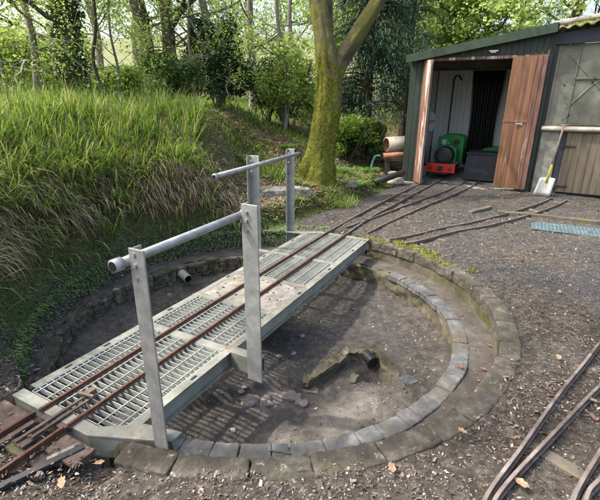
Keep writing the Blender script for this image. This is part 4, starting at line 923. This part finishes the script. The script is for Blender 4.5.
def fern(x,y,n,L,label,seed,z=None,mat='fern'):
    rn=random.Random(seed); o=empty('fern_plant',(x,y,hz(x,y) if z is None else z),rn.uniform(0,6),label,'fern')
    for k in range(n):
        a=2*math.pi*k/n+rn.uniform(-.3,.3); l=L*rn.uniform(.7,1.1); P=[];Dd=[];LL=[];Ww=[]
        m=MB(); pts=[]
        for j in range(15):
            t=j/14; r=l*t*(.8); zz=l*(.75*t-.55*t*t); p=Vector((math.cos(a)*r,math.sin(a)*r,zz)); pts.append(p)
        for j in range(2,15):
            t=j/14; w=l*.26*math.sin(math.pi*min(1,t*.9+.12))*(1-.2*t); q=(pts[j]-pts[j-1]).normalized(); sd=q.cross(Vector((0,0,1))).normalized()
            for sg_ in (-1,1):
                tip=pts[j]+sd*sg_*w+q*w*.35-Vector((0,0,w*.25)); b_=l*.030
                m.add([pts[j]-q*b_,tip,pts[j]+q*b_],[(0,1,2)])
        m.build('frond',mat,o)
    return o
fern(.95,7.15,9,.42,'bright fern spreading at the bank foot right of the mossy trunk',1)
fern(.72,7.7,8,.40,'fern higher on the bank behind the fallen rock',2)
fern(-.95,6.6,8,.32,'fern on the litter slope left of the far handrail, above the slab',8)
fern(-.25,7.9,8,.38,'fern behind the mossy trunk on its left side',9)
fern(1.3,8.3,8,.40,'fern beside the black pipe left of the shed',3)
fern(-2.06,2.42,7,.26,'small fern at the left edge beside the pit wall',4)
fern(-2.2,3.0,6,.22,'small fern low on the mossy bank face above the left pit wall',5)
fern(-1.25,5.1,7,.26,'fern on the bank face behind the middle of the bridge',6)
fern(-2.3,2.05,6,.30,'bright fern at the far left near the bridge corner',7)

# ------------------------------------------------------------------ litter and gravel
def chips(name,P,size,mat,label,cat,flatn=.35,thick=False):
    P=P.copy(); r_=np.hypot(P[:,0]-PC[0],P[:,1]-PC[1]); an_=np.degrees(np.arctan2(P[:,1]-PC[1],P[:,0]-PC[0]))%360
    P[:,2]=np.where((r_>1.70)&(r_<1.86)&((an_>251)|(an_<53))&(P[:,2]>-.1),-.006,P[:,2])
    n=len(P); a=rs.uniform(0,2*np.pi,n); sx=size*rs.uniform(.5,1.3,n); sy=sx*rs.uniform(.3,.8,n)
    ux=np.stack([np.cos(a),np.sin(a),rs.normal(0,flatn,n)],1); uy=np.stack([-np.sin(a),np.cos(a),rs.normal(0,flatn,n)],1)
    c=P[:,:3]+np.stack([np.zeros(n),np.zeros(n),.003+sx*.25],1)
    sx=sx[:,None]; j=lambda lo,hi: rs.uniform(lo,hi,(n,1)); sy=sy[:,None]
    V_=np.stack([c-ux*sx*j(.7,1.3)+uy*sy*j(-.4,.4),c-uy*sy*j(.4,1.2)+ux*sx*j(-.6,.6),c+ux*sx*j(.7,1.3)+uy*sy*j(-.4,.4),c+uy*sy*j(.4,1.2)+ux*sx*j(-.6,.6)],1); sx=sx[:,0]; sy=sy[:,0]
    V_[:,1,2]-=sy*.3*rs.rand(n); V_[:,3,2]+=sy*.4*rs.rand(n)
    Q_=np.arange(n*4).reshape(n,4); o=npmesh(name,V_.reshape(-1,3),Q_,mat); tag(o,label,cat,kind='stuff'); return o
def notpit(x,y): r=np.hypot(x-PC[0],y-PC[1]); return (r>1.86)|((r>1.74)&(fbm(x,y,5,3,44)>.12))
B=onb(52000,lambda x,y,s:((s<.1)&notpit(x,y))*np.where(clump(x,y,2.2,-.05,101),1,.25)*np.clip(1.25-.16*np.hypot(x-.8,y-1.2)*1.2,.18,1)*np.where((x>.9)&(y>2.2)&(y<5),.4,1),-2.6,4.6,.9,8.2)
chips('leaf_litter',B,rs.uniform(.003,.010,len(B))*np.where(rs.rand(len(B))<.08,2.0,1),'chip','brown leaf litter and wood chips strewn over the yard','leaf litter')
B=onb(22000,lambda x,y,s:((s<.05)&notpit(x,y))*np.clip(1.2-.12*np.hypot(x-.5,y-1.2)*1.6,.15,1),-2.6,5.0,.9,8.2)
chips('gravel',B,rs.uniform(.003,.009,len(B)),'pebble','dark grit and small stones trodden into the yard','gravel')
a=rs.uniform(0,2*np.pi,7000); rr=1.5*np.sqrt(rs.rand(7000)); k=rr<1.43; P=np.stack([PC[0]+rr*np.cos(a),PC[1]+rr*np.sin(a)],1)[k]
k=rs.rand(len(P))<np.where(fbm(P[:,0],P[:,1],2,3,120)+.5*(np.hypot(P[:,0]-PC[0],P[:,1]-PC[1])>1.3)>.05,1,.2); P=P[k]
chips('pit_litter',np.concatenate([P,floorh(P[:,0],P[:,1])[:,None]],1),rs.uniform(.003,.011,len(P)),'chip','scattered leaf scraps on the floor of the pit','leaf litter')
a=rs.uniform(R(95),R(250),900); rr=rs.uniform(1.72,1.85,900); chips('ledge_litter',np.stack([PC[0]+rr*np.cos(a),PC[1]+rr*np.sin(a),np.full(900,-.208)],1),rs.uniform(.006,.02,900),'chip','dead leaves lying along the left ledge under the bank','leaf litter')
a=rs.uniform(R(250),R(410),420); rr=rs.uniform(1.56,1.69,420); chips('coping_litter',np.stack([PC[0]+rr*np.cos(a),PC[1]+rr*np.sin(a),np.full(420,-.208)],1),rs.uniform(.003,.010,420),'chip','fine leaf scraps on the right hand ledge of the pit','leaf litter')
n=1500; x_=rs.uniform(-1.75,-.75,n); y_=rs.uniform(1.0,1.75,n); k=(np.abs(x_-y_*.47+1.95)>-9)&(rs.rand(n)<.8)&~((np.abs((x_-C0[0])*N[0]+(y_-C0[1])*N[1])<.2)&(y_>1.62)); chips('track_litter',np.stack([x_,y_,np.where((np.abs((x_-C0[0])*N[0]+(y_-C0[1])*N[1])<.4)&((x_-C0[0])*D[0]+(y_-C0[1])*D[1]<-1.80),.006,height(x_,y_))],1)[k&(((x_-C0[0])*D[0]+(y_-C0[1])*D[1]<-1.80)|(np.hypot(x_-PC[0],y_-PC[1])>1.86)&((x_-C0[0])*N[0]+(y_-C0[1])*N[1]<-.45))],rs.uniform(.004,.013,n)[k&(((x_-C0[0])*D[0]+(y_-C0[1])*D[1]<-1.80)|(np.hypot(x_-PC[0],y_-PC[1])>1.86)&((x_-C0[0])*N[0]+(y_-C0[1])*N[1]<-.45))],'chip','leaf scraps and chips lying over the near left track','leaf litter')
B=onb(9000,lambda x,y,s:((s>.05)&(s<3.2)&(x>-.25*y)&(x<1.9))*np.where(clump(x,y,2.4,-.15,191),1,.3),-2.3,2.0,5.0,9.5)
chips('slope_litter',B,rs.uniform(.008,.026,len(B)),'slopechip','tan dead leaves strewn over the sunny slope left of the mossy trunk','leaf litter')
# single big leaves
def bigleaf(loc,size,mat,label,seed):
    rn=random.Random(seed); n=22; V_=[];F_=[]; size*=.85; cu=rn.uniform(.15,.4); cv=rn.uniform(-.2,.3)
    for k in range(n):
        t=2*math.pi*k/n; r=size*(.62+.25*abs(math.cos(t))+.10*math.cos(5*t+rn.uniform(-.3,.3))+rn.uniform(-.04,.04)); x=r*math.cos(t);y=r*.72*math.sin(t); V_.append((x,y,.006+cu*y*y/size+cv*x*x/size+rn.uniform(-.001,.003)))
    m_=len(V_)
    for k in range(n): x,y,z=V_[k]; V_.append((x*.5,y*.5,.006+(z-.006)*.3+rn.uniform(-.001,.002)))
    V_.append((0,0,.004)); V_.append((-size*1.35,rn.uniform(-.3,.3)*size,.008))
    for k in range(n): F_.append((k,(k+1)%n,m_+(k+1)%n,m_+k)); F_.append((m_+k,m_+(k+1)%n,2*n))
    h=n//2; F_.append((h-0,2*n+1,(h+1)%n))
    o=rawmesh('fallen_leaf',V_,F_,mat,None,True); o.location=loc; o.rotation_euler=(rn.uniform(-.2,.2),rn.uniform(-.2,.2),rn.uniform(0,6)); tag(o,label,'leaf','large fallen leaves')
for i,(x,y,z,s,mt,lab) in enumerate([
 (1.08,2.43,-.185,.034,'redleaf','rusty leaf lying on the blue brick edging at the right of the pit'),
 (1.23,2.42,-.20,.030,'redleaf','curled rusty leaf on the dark ledge below the right coping'),
 (1.40,2.72,-.20,.022,'redleaf','small orange leaf on the ledge just inside the right coping'),
 (.52,3.7,-.42,.026,'redleaf','orange leaf alone on the dark pit floor near its far right wall'),
 (.98,2.50,-.195,.022,'redleaf','small rusty leaf on the brick edging behind the larger one'),
 (.40,1.40,.0,.034,'tanleaf','pale tan leaf in the litter below the near coping'),
 (-.97,1.32,.0,.036,'tanleaf','large tan leaf in the litter at the lower left'),
 (-.10,1.93,-.48,.026,'tanleaf','tan leaf on the shadow striped part of the pit floor'),
 (1.60,2.25,.0,.034,'tanleaf','tan leaf on the earth right of the coping'),
 (1.55,1.85,.0,.030,'tanleaf','pale leaf between the coping and the curving rails'),
 (.92,1.33,.0,.040,'tanleaf','broad pale leaf between the two pairs of rails at the lower right'),
 (.78,1.62,.0,.030,'tanleaf','yellowish leaf just left of the curving rails'),
 (2.15,3.2,.0,.030,'tanleaf','pale leaf alone on the dark trodden earth right of the pit'),
 (2.02,3.75,.0,.030,'tanleaf','tan leaf on bare earth nearest the far right coping'),
 (-1.72,3.62,-.19,.040,'tanleaf','large tan leaf on the left ledge under the mossy bank'),
 (-.86,1.42,.0,.026,'tanleaf','tan leaf beside the black strip at the lower left')]): bigleaf((x,y,z+(.012 if z==0 else 0)),s,mt,lab,i+1)

# ------------------------------------------------------------------ trees
def leafcloud(P,size,elong=.6,norm_up=.3,rnd=None):
    rnd=rnd or rs; n=len(P); a=rnd.normal(size=(n,3)); a[:,2]*=(1-norm_up); a/=np.linalg.norm(a,axis=1)[:,None]
    b=np.cross(a,rnd.normal(size=(n,3))); b/=np.linalg.norm(b,axis=1)[:,None]
    L=(size*np.clip(np.exp(rnd.normal(-.1,.38,n)),.35,1.9))[:,None]; c=P
    V_=np.stack([c-a*L/2,c-b*L*elong/2,c+a*L/2,c+b*L*elong/2],1)
    return V_.reshape(-1,3)
def leafobj(name,V_,mat,parent): return npmesh(name,V_,np.arange(len(V_)).reshape(-1,4),mat,parent)
def grow(mb,rn,p,d,L,r,depth,tips,wander=.25,up=.12,kids=3,seg=6,shrink=.62,tipspread=None):
    pts=[p.copy()];rad=[r];ns=5
    for i in range(ns):
        d=(d+Vector((rn.gauss(0,wander),rn.gauss(0,wander),rn.gauss(0,wander)+up))*.5).normalized(); p=p+d*L/ns; pts.append(p.copy()); rad.append(r*(1-.45*(i+1)/ns))
    mb.tube(pts,rad,seg if r>.02 else 4,False)
    if depth==0: tips.extend(pts[2:]); return
    if depth<=1: tips.extend(pts[3:])
    for k in range(kids):
        i=rn.randint(2,ns); a=rn.uniform(.4,1.0); ax=Vector((rn.gauss(0,1),rn.gauss(0,1),rn.gauss(0,1))).cross(d).normalized()
        dd=(d*math.cos(a)+ax*math.sin(a)).normalized(); grow(mb,rn,pts[i],dd,L*rn.uniform(.5,.8),rad[i]*shrink,depth-1,tips,wander,up,kids,seg,shrink)
def tree(name,label,cat,loc,trunkpts,rads,bark,leafm,seed,nb=7,depth=3,bl=1.2,leafn=12,lsize=.06,lrad=.22,b0=.35,group=None,up=.1,kids=3,elong=.6,droop=0,seg=10,dirbias=None,rb=None):
    rn=random.Random(seed); rnd=np.random.RandomState(seed); o=empty(name,loc,0,label,cat,group)
    tp=smooth_path(trunkpts,6); n=len(tp); rr=[np.interp(i/(n-1),np.linspace(0,1,len(rads)),rads) for i in range(n)]
    mb=MB(); mb.tube(tp,[float(x) for x in rr],seg,False); tips=[]
    for k in range(nb):
        t=b0+(1-b0)*(k+rn.random())/nb; i=min(n-1,int(t*(n-1))); a=rn.uniform(0,6.28)
        d=Vector((math.cos(a),math.sin(a),rn.uniform(-.1,.6)))
        if dirbias: d+=Vector(dirbias)
        grow(mb,rn,tp[i],d.normalized(),bl*rn.uniform(.6,1.1),(rb or rr[i]*.45)*rn.uniform(.6,1),depth-1,tips,.3,up-droop,kids)
    mb.build('trunk',bark,o,smooth=True)
    if leafn:
        T=np.array([tuple(t) for t in tips]); P=np.repeat(T,leafn,0)+rnd.normal(0,lrad/2,(len(T)*leafn,3))
        if droop: P[:,2]-=np.abs(rnd.normal(0,lrad*.4,len(P)))
        leafobj('crown',leafcloud(P,lsize,elong,.3,rnd),leafm,o)
        print(name,len(T),len(P))
    return o
# the mossy forked tree
ft=empty('mossy_tree',(.36,6.9,.08),0,'leaning tree with thick yellow moss on its trunk, forking into two limbs behind the bridge','tree')
m=MB(); z0=hz(.36,6.9)-.15
def rough_limb(m,pts,rads,seed,seg=44,n=22,amp=.12):
    P=smooth_path(pts,n); N_=len(P); n0=len(m.v); up=Vector((1,0,0))
    for i,p in enumerate(P):
        t=(P[min(i+1,N_-1)]-P[max(i-1,0)]).normalized(); up=(up-t*up.dot(t)).normalized(); w=t.cross(up); r=float(np.interp(i/(N_-1),np.linspace(0,1,len(rads)),rads))
        for k in range(seg):
            a=2*math.pi*k/seg; nn=float(fbm(np.array([math.cos(a)*1.1+seed]),np.array([math.sin(a)*1.1+p.z*1.4+seed]),2.2,4,seed)[0])
            m.v.append(tuple(p+(up*math.cos(a)+w*math.sin(a))*r*(1+amp*2.2*nn+.045*math.sin(5*a+p.z*1.3+seed)+.03*math.sin(9*a-p.z*2+seed)+.09*max(0,.35-p.z)*math.cos(5*a+1))))
    for i in range(N_-1):
        for k in range(seg): a=n0+i*seg+k;b=n0+i*seg+(k+1)%seg; m.f.append((a,b,b+seg,a+seg))
rough_limb(m,[(-.12,0,-.15),(-.09,0,.25),(-.03,0,.7),(.05,0,1.2),(.06,0,1.65),(.0,0,2.15),(-.12,.05,2.8),(-.25,.1,3.9),(-.15,.2,5.2)],[.50,.31,.22,.20,.19,.165,.14,.125,.11,.08],3)
rough_limb(m,[(.06,0,1.45),(.20,.02,1.92),(.47,.05,2.35),(.78,.1,2.85),(1.12,.2,3.5),(1.5,.3,4.6)],[.14,.135,.115,.105,.09,.06],5,22)
rough_limb(m,[(.0,.05,1.9),(.04,.10,2.4),(.03,.15,3.2),(.1,.2,4.2)],[.08,.07,.055,.04],7,16)
m.build('trunk','mossbark',ft,smooth=True)
tips=[];rn=random.Random(4); mb=MB()
for (p,d) in (((0,.2,5.0),(0,0,1)),((1.25,.3,4.5),(.6,0,1)),((-.1,.1,3.9),(-1,-.3,.7)),((.15,.2,4.2),(0,.6,.8)),((.9,.2,3.5),(.9,-.3,.3)),((-.05,.1,3.6),(-.8,-.6,.4))):
    grow(mb,rn,Vector(p),Vector(d).normalized(),1.3,.05,3,tips,.3,.05,3)
mb.build('branches','mossbark',ft,smooth=True)
T=np.array([tuple(t) for t in tips]); P=np.repeat(T,4,0)+rs.normal(0,.1,(len(T)*4,3)); leafobj('crown',leafcloud(P,.05),'leafy',ft)
# moss tufts on trunk low part
n=36000; zz=rs.uniform(0,1,n)**1.1*2.1; aa=rs.uniform(0,2*np.pi,n); cx=np.interp(zz,[0,.25,.7,1.2,1.65,2.15],[-.10,-.09,-.03,.05,.06,0]); rr=np.interp(zz,[0,.25,.7,1.2,1.65,2.15],[.40,.31,.225,.205,.195,.17])
k=(fbm(aa*1.2,zz,2.5,3,131)>(-.15+.12*zz+.10*np.cos(aa))); P=np.stack([cx+rr*np.cos(aa),rr*np.sin(aa),zz],1)[k]; Dd=np.stack([np.cos(aa),np.sin(aa),-.3+0*aa],1)[k]; Dd/=np.linalg.norm(Dd,axis=1)[:,None]
n=len(P); blades('moss',P,Dd,rs.uniform(.006,.022,n),rs.uniform(.004,.010,n),rs.uniform(.4,1.5,n),'ymoss',ft,seg=2)

# left wood
tree('ivy_clad_tree','ivy covered straight trunk at the left above the bank','tree',(-3.45,7.0,hz(-3.45,7.0)),[(0,0,-.1),(.03,0,1.2),(-.02,.05,2.6),(.05,0,4.5)],[.15,.13,.12,.1],'bark','leafy',21,8,3,1.3,14,.036,.22)
iv=bpy.data.objects['ivy_clad_tree']; n=5200; zz=rs.uniform(0,3.4,n);aa=rs.uniform(0,6.28,n);rr=.15+np.abs(rs.normal(0,.05,n)); leafobj('ivy',leafcloud(np.stack([rr*np.cos(aa),rr*np.sin(aa),zz],1),.05,.8),'ivy',iv)
tree('grey_tree','pale grey crooked trunk with horizontal branches at the far left','tree',(-4.05,6.9,hz(-4.05,6.9)),[(0,0,-.1),(.06,0,.5),(.10,0,1.0),(.04,.05,1.6),(.13,0,2.6),(.1,0,4)],[.07,.06,.05,.045,.04,.035],'greybark','leafy',22,12,3,1.5,8,.036,.22,.2,up=-.02)
tree('thin_sapling','thin dark curving sapling on the crest of the grassy bank','sapling',(-2.60,6.0,hz(-2.6,6.0)),[(0,0,-.05),(-.03,0,.35),(-.10,0,.75),(.0,0,1.2),(.02,0,2.0),(.06,0,3.0)],[.03,.026,.024,.022,.02,.015],'darkbark','leafy',23,5,2,.8,12,.032,.18,.5,seg=8)
tree('twin_trunk_tree','left of the two brown trunks leaning side by side behind the grass','tree',(-2.95,9.0,hz(-2.95,9)),[(0,0,-.1),(-.02,0,.7),(-.08,0,1.6),(-.22,0,2.6),(-.3,0,4.8)],[.17,.15,.14,.13,.1],'bark','leafy',24,8,3,1.5,14,.046,.26,.45,'twin brown trunks')
tree('twin_trunk_tree','right of the two brown trunks leaning side by side behind the grass','tree',(-2.62,9.2,hz(-2.62,9.2)),[(0,0,-.1),(.0,0,.7),(.02,0,1.6),(-.06,0,2.6),(-.1,0,4.8)],[.17,.14,.12,.11,.09],'bark','leafy',25,8,3,1.5,14,.046,.26,.45,'twin brown trunks')
tree('bare_hawthorn','bare grey many stemmed thorn tree with twiggy branches left of centre','tree',(-1.75,9.6,hz(-1.75,9.6)),[(0,0,-.1),(.05,0,.8),(-.15,0,1.6),(-.35,0,2.8),(-.5,0,3.8)],[.12,.10,.08,.06,.04],'greybark','leafy',26,12,3,1.4,2,.045,.25,.15,up=.15,kids=4)
tree('bare_hawthorn','tall slim bare tree right behind the many stemmed thorn','tree',(-1.2,11.0,hz(-1.2,11)),[(0,0,-.1),(.05,0,.8),(.0,0,1.8),(.05,0,3.2),(.1,0,5)],[.11,.09,.08,.06,.04],'greybark','leafy',27,10,3,1.3,4,.05,.25,.3,up=.2)
tree('birch_sapling','thin grey stem rising through the bright shrub left of the mossy tree','sapling',(-.35,9.2,hz(-.35,9.2)),[(0,0,-.1),(.1,0,1.0),(-.1,0,2.0),(-.15,0,3.2),(-.1,0,4.4)],[.045,.04,.035,.03,.02],'greybark','bright',28,9,2,.9,14,.055,.28,.25)
tree('hazel_sapling','airy hazel sapling with pale leaves between the ivy clad trunk and the dark sapling','sapling',(-3.0,7.4,hz(-3.0,7.4)),[(0,0,-.1),(.05,0,.6),(.0,0,1.2),(.1,0,2.2)],[.025,.022,.018,.012],'greybark','bright',91,12,3,.8,11,.033,.15,.15,seg=7)
tree('hazel_sapling','airy hazel sapling with pale new leaves in front of the dark evergreen bush','sapling',(-1.95,8.1,hz(-1.95,8.1)),[(0,0,-.1),(.05,0,.6),(.0,0,1.2),(.1,0,2.2)],[.025,.022,.018,.012],'greybark','bright',92,11,3,.8,10,.033,.15,.15,seg=7)
tree('hazel_sapling','airy hazel sapling with pale new leaves at the far left edge beside the pole fence','sapling',(-4.35,6.6,hz(-4.35,6.6)),[(0,0,-.1),(.05,0,.6),(.0,0,1.2),(.1,0,2.2)],[.025,.022,.018,.012],'greybark','bright',93,12,3,.85,11,.033,.15,.15,seg=7)
def shrub(name,label,x,y,rx,ry,rz,n,ls,mat,seed,stems=9,lumps=14,elong=.6,group=None,z=None,cat='shrub',hollow=.45):
    rn=random.Random(seed); rnd=np.random.RandomState(seed); o=empty(name,(x,y,hz(x,y) if z is None else z),0,label,cat,group)
    mb=MB(); 
    for k in range(stems):
        a=rn.uniform(0,6.28); mb.tube(smooth_path([(rn.uniform(-.08,.08),rn.uniform(-.08,.08),-.1),(math.cos(a)*rx*.35,math.sin(a)*ry*.35,rz*.7),(math.cos(a)*rx*.65,math.sin(a)*ry*.65,rz*1.5)],5),[.02,.02]+[.012]*9,5,False)
    mb.build('stems','bark',o,smooth=True)
    PP=[]
    for k in range(lumps):
        a=rn.uniform(0,6.28); e=rn.uniform(-.7,1); r=rn.uniform(.45,1); c=np.array([math.cos(a)*r*math.sqrt(1-e*e*.8)*rx*.75,math.sin(a)*r*math.sqrt(1-e*e*.8)*ry*.75,rz*(1+e*.8*r)]); m_=n//lumps
        q=rnd.normal(size=(m_,3)); q/=np.linalg.norm(q,axis=1)[:,None]; q*=(hollow+(1-hollow)*rnd.rand(m_,1)**.5); s=rn.uniform(.22,.42); PP.append(c+q*np.array([rx,ry,rz])*s*rnd.uniform(.8,1.3,(m_,1)))
    P=np.concatenate(PP); P=P[P[:,2]>.02]; leafobj('foliage',leafcloud(P,ls,elong,.2,rnd),mat,o); return o
shrub('holly_bush','dark glossy evergreen bush at the centre left behind the grassy bank',-1.65,9.0,.75,.6,.85,15000,.06,'holly',31,lumps=20)
shrub('holly_bush','second dark evergreen bush partly hidden behind the bright shrub',-.75,9.9,.7,.6,.8,9000,.06,'holly',32)
shrub('young_shrub','airy bright green shrub left of the mossy trunk',-.25,9.3,.8,.6,.95,7500,.06,'bright',33,lumps=26)
shrub('young_shrub','bluish green rounded shrub between the twin trunks and the dark bush',-2.35,8.2,.6,.5,.55,10000,.05,'midleaf',34,lumps=18)
shrub('young_shrub','light green shrub behind the mossy trunk, right of its base',.95,8.9,.8,.5,.5,9000,.05,'leafy',35,lumps=18)
shrub('bramble_patch','green brambles beside the pipes left of the shed',1.35,9.2,.7,.5,.45,9000,.05,'midleaf',36,lumps=18,cat='bramble')
shrub('young_shrub','low green leaves around the foot of the ivy clad trunk',-3.4,7.6,1.0,.6,.38,9000,.05,'leafy',37,lumps=18)
shrub('young_shrub','pale spring foliage at the extreme left above the grass',-4.7,7.3,.8,.6,.7,8000,.05,'bright',38,lumps=18)
# yew with drooping sprays right of the mossy tree
def sprays(o,mat,centres,rnd,L,w,n):
    T=np.repeat(centres,n,0); k=len(T); d=rnd.normal(size=(k,3)); d[:,2]=-np.abs(d[:,2])*.7-.1; d/=np.linalg.norm(d,axis=1)[:,None]
    ob=blades('foliage',T+rnd.normal(0,.09,(k,3)),d,rnd.uniform(.5,1.2,k)*L,rnd.uniform(.6,1.2,k)*w,rnd.uniform(.1,.5,k),mat,o,seg=2); return ob
def conifer(label,x,y,h,rad,seed,nbr=60,ns=13,name='yew_tree',zlow=.2):
    rn=random.Random(seed); rnd=np.random.RandomState(seed); o=empty(name,(x,y,hz(x,y)),0,label,'tree'); mb=MB(); mb.tube([(0,0,-.1),(0,0,h*.5),(0,0,h)],[.14,.1,.02],10,False); C_=[]
    for k in range(nbr):
        z=zlow*h+(1-zlow)*h*(k/nbr)**1.0; a=rn.uniform(0,6.28); L=rad*(1.05-z/h*.8)*rn.uniform(.6,1.15)
        pts=[Vector((math.cos(a)*L*t,math.sin(a)*L*t,z+.18*L*math.sin(t*2.2)-.45*L*t*t)) for t in (0,.25,.5,.75,1)]; mb.tube(pts,[.025,.02,.015,.01,.005],5,False)
        for j in range(16):
            t=rn.uniform(.2,1.05); p=pts[0].lerp(pts[4],t); q=Vector((math.cos(a)*L*t,math.sin(a)*L*t,z+.18*L*math.sin(t*2.2)-.45*L*t*t)); sd=Vector((-math.sin(a),math.cos(a),0))*rn.gauss(0,.22)*L*.6; C_.append(tuple(q+sd-Vector((0,0,abs(rn.gauss(0,.06))))))
    mb.build('trunk','darkbark',o,smooth=True); sprays(o,'yew',np.array(C_),rnd,.11,.022,ns); return o
conifer('dark blue green yew with drooping sprays behind the right limb of the mossy tree',1.45,9.9,5.0,1.55,41,135,18)
conifer('second dark yew close against the left end of the shed roof',2.7,11.6,5.0,1.5,42,70,16)
# bright tree behind the shed
tree('bright_maple','large bright yellow green tree spreading behind the shed roof','tree',(5.2,14.2,hz(5.2,14.2)),[(0,0,-.2),(.1,0,1.5),(-.1,.1,3),(0,0,5),(0,0,6.5)],[.2,.17,.14,.1,.06],'bark','bright',51,16,3,2.3,22,.10,.45,.2)
tree('bright_maple','bright yellow green tree filling the gap left of the shed roof','tree',(2.9,15.5,hz(2.9,15.5)),[(0,0,-.2),(-.1,0,1.5),(.1,.1,3),(0,0,5),(0,0,6)],[.18,.15,.12,.09,.05],'bark','bright',52,16,3,2.1,20,.10,.45,.15)
tree('bare_tree','bare twiggy tree with one thick limb above the store roof','tree',(8.3,15.0,hz(8.3,15)),[(0,0,-.2),(.1,0,1.5),(.3,0,3),(.6,0,4.6),(.8,0,6)],[.2,.16,.13,.09,.05],'darkbark','leafy',53,16,4,2.0,1,.06,.4,.2,up=.12)
def crownlumps(o,mat,c,rx,ry,rz,n,ls,seed,lumps=40):
    rn=random.Random(seed); rnd=np.random.RandomState(seed); PP=[]
    for k in range(lumps):
        q=np.array([rn.gauss(0,1),rn.gauss(0,1),rn.gauss(0,1)]); q/=np.linalg.norm(q); q*=rn.uniform(.35,1); cc=np.array(c)+q*np.array([rx,ry,rz]); m_=n//lumps
        p=rnd.normal(size=(m_,3)); p/=np.linalg.norm(p,axis=1)[:,None]; p*=rnd.uniform(.3,1,(m_,1)); PP.append(cc+p*np.array([rx,ry,rz*.6])*rn.uniform(.18,.36))
    leafobj('crown',leafcloud(np.concatenate(PP),ls,.6,.2,rnd),mat,o)
_b=[o for o in bpy.data.objects if o.name.startswith('bright_maple')]
for o_b,sd in zip(_b,(3,4)): crownlumps(o_b,'bright',(0,0,2.6),2.1 if sd==3 else 2.5,1.8,1.9,26000,.10,sd,60)
# wood behind: ten of a kind
base=tree('woodland_tree','slim leafy tree in the pale wood beyond the bank','tree',(-6.2,12,hz(-6.2,12)),[(0,0,-.2),(.1,0,1.5),(-.05,0,3),(.1,0,5),(0,0,6.5)],[.13,.11,.09,.07,.04],'bark','leafy',61,13,3,1.9,6,.08,.5,.12,group='slim leafy trees in the wood')
base2=tree('woodland_tree','slim leafy tree in the pale wood beyond the bank','tree',(-4.7,13.5,hz(-4.7,13.5)),[(0,0,-.2),(-.1,0,1.5),(.1,0,3),(.0,0,5),(.1,0,6.5)],[.12,.1,.09,.07,.04],'greybark','bright',62,12,3,1.7,6,.08,.5,.15,group='slim leafy trees in the wood')
for i,(x,y,rz,sc) in enumerate(((-8.5,13,1,1.1),(-3.6,15.5,2.2,.9),(-7.5,17,4,1.2),(-1.9,17,1.5,.9),(-.3,15,3.3,.85),(-10.5,16,5,1.2),(1.2,18,.6,1.0),(-5.5,20,2,1.2),(-.9,21,3,1.2))):
    c=copy_tree(base if i%2 else base2); c.location=(x,y,hz(x,y)); c.rotation_euler=(0,0,rz); c.scale=(sc,)*3
# understorey hedge behind
for i,(x,y,r,mt) in enumerate(((-5.6,10.5,1.1,'leafy'),(-3.7,11.5,.9,'midleaf'),(-.3,12.2,1.0,'midleaf'),(1.0,12.5,1.0,'leafy'),(-2.2,13.2,.8,'leafy'),(-7.5,11.5,1.2,'bright'))):
    shrub('understorey_bush',['leafy bush behind the pale grey trunk at the far left','mid green bush behind the twin brown trunks','mid green bush far behind the mossy trunk','light bush beyond the yew, right of the mossy trunk','light green bush seen between the twin trunks and the thorn tree','yellow green bush furthest left behind the trunks'][i],x,y,r,r*.7,r*(.50 if i==4 else .62),9000,.075,mt,70+i,lumps=20)
# rails/old branches top left
o=empty('wooden_fence',(-4.5,7.7,hz(-4.5,7.7)),R(4),'weathered grey pole fence among the trees at the far left','fence')
for z in (.62,.95,1.15): 
    m=MB(); m.tube([(-1.2,0,z+.02),(-.4,.02,z-.01),(.45,0,z-.02)],[.03,.028,.022],8); m.build('rail','greybark',o,smooth=True)
for x in (-1.0,.35): m=MB(); m.tube([(x,.06,-.2),(x,.06,1.3)],.045,8); m.build('post','greybark',o,smooth=True)
# overhanging trees just outside the picture on the left: they dapple the sun
tree('overhanging_tree','tall leafy tree on the left bank whose boughs overhang the pit','tree',(-4.3,1.6,hz(-4.3,1.6)),[(0,0,-.2),(.1,0,2),(.3,0,4),(.5,.1,6),(.6,.1,8)],[.25,.2,.17,.12,.06],'bark','leafy',81,12,3,2.4,9,.085,.40,.5,dirbias=(.5,.3,.2))

# ------------------------------------------------------------------ light, camera, render
w=bpy.data.worlds.new('World'); scn.world=w; w.use_nodes=True; nt=w.node_tree; bg=nt.nodes['Background']
sky=nt.nodes.new('ShaderNodeTexSky'); sky.sky_type='NISHITA'; sky.sun_disc=False
SD=Vector((-.74,.0,1.02)).normalized(); el=math.asin(SD.z); az=math.atan2(SD.x,SD.y)
sky.sun_elevation=el; sky.sun_rotation=az; sky.air_density=1.3; sky.dust_density=7; sky.ozone_density=1
nt.links.new(sky.outputs[0],bg.inputs['Color']); bg.inputs['Strength'].default_value=.15
L=bpy.data.lights.new('sun','SUN'); L.energy=2.0; L.angle=R(.9); L.color=(1,.95,.87); lo_=bpy.data.objects.new('sun',L); link(lo_); lo_.rotation_euler=SD.to_track_quat('Z','Y').to_euler(); lo_.location=(-4,-3,8)
cd=bpy.data.cameras.new('camera'); cam=bpy.data.objects.new('camera',cd); link(cam); cd.sensor_width=36; cd.lens=424/600*36; cd.clip_start=.05; cd.clip_end=1500
cam.matrix_world=Matrix.Translation((0,0,1.5))@Matrix.Rotation(R(90-19.5),4,'X')@Matrix.Rotation(R(.4),4,'Z')
scn.camera=cam
scn.render.engine='CYCLES'; scn.view_settings.view_transform='Standard'; scn.view_settings.look='None'; scn.view_settings.gamma=1; scn.view_settings.exposure=1.62; scn.view_settings.use_curve_mapping=False
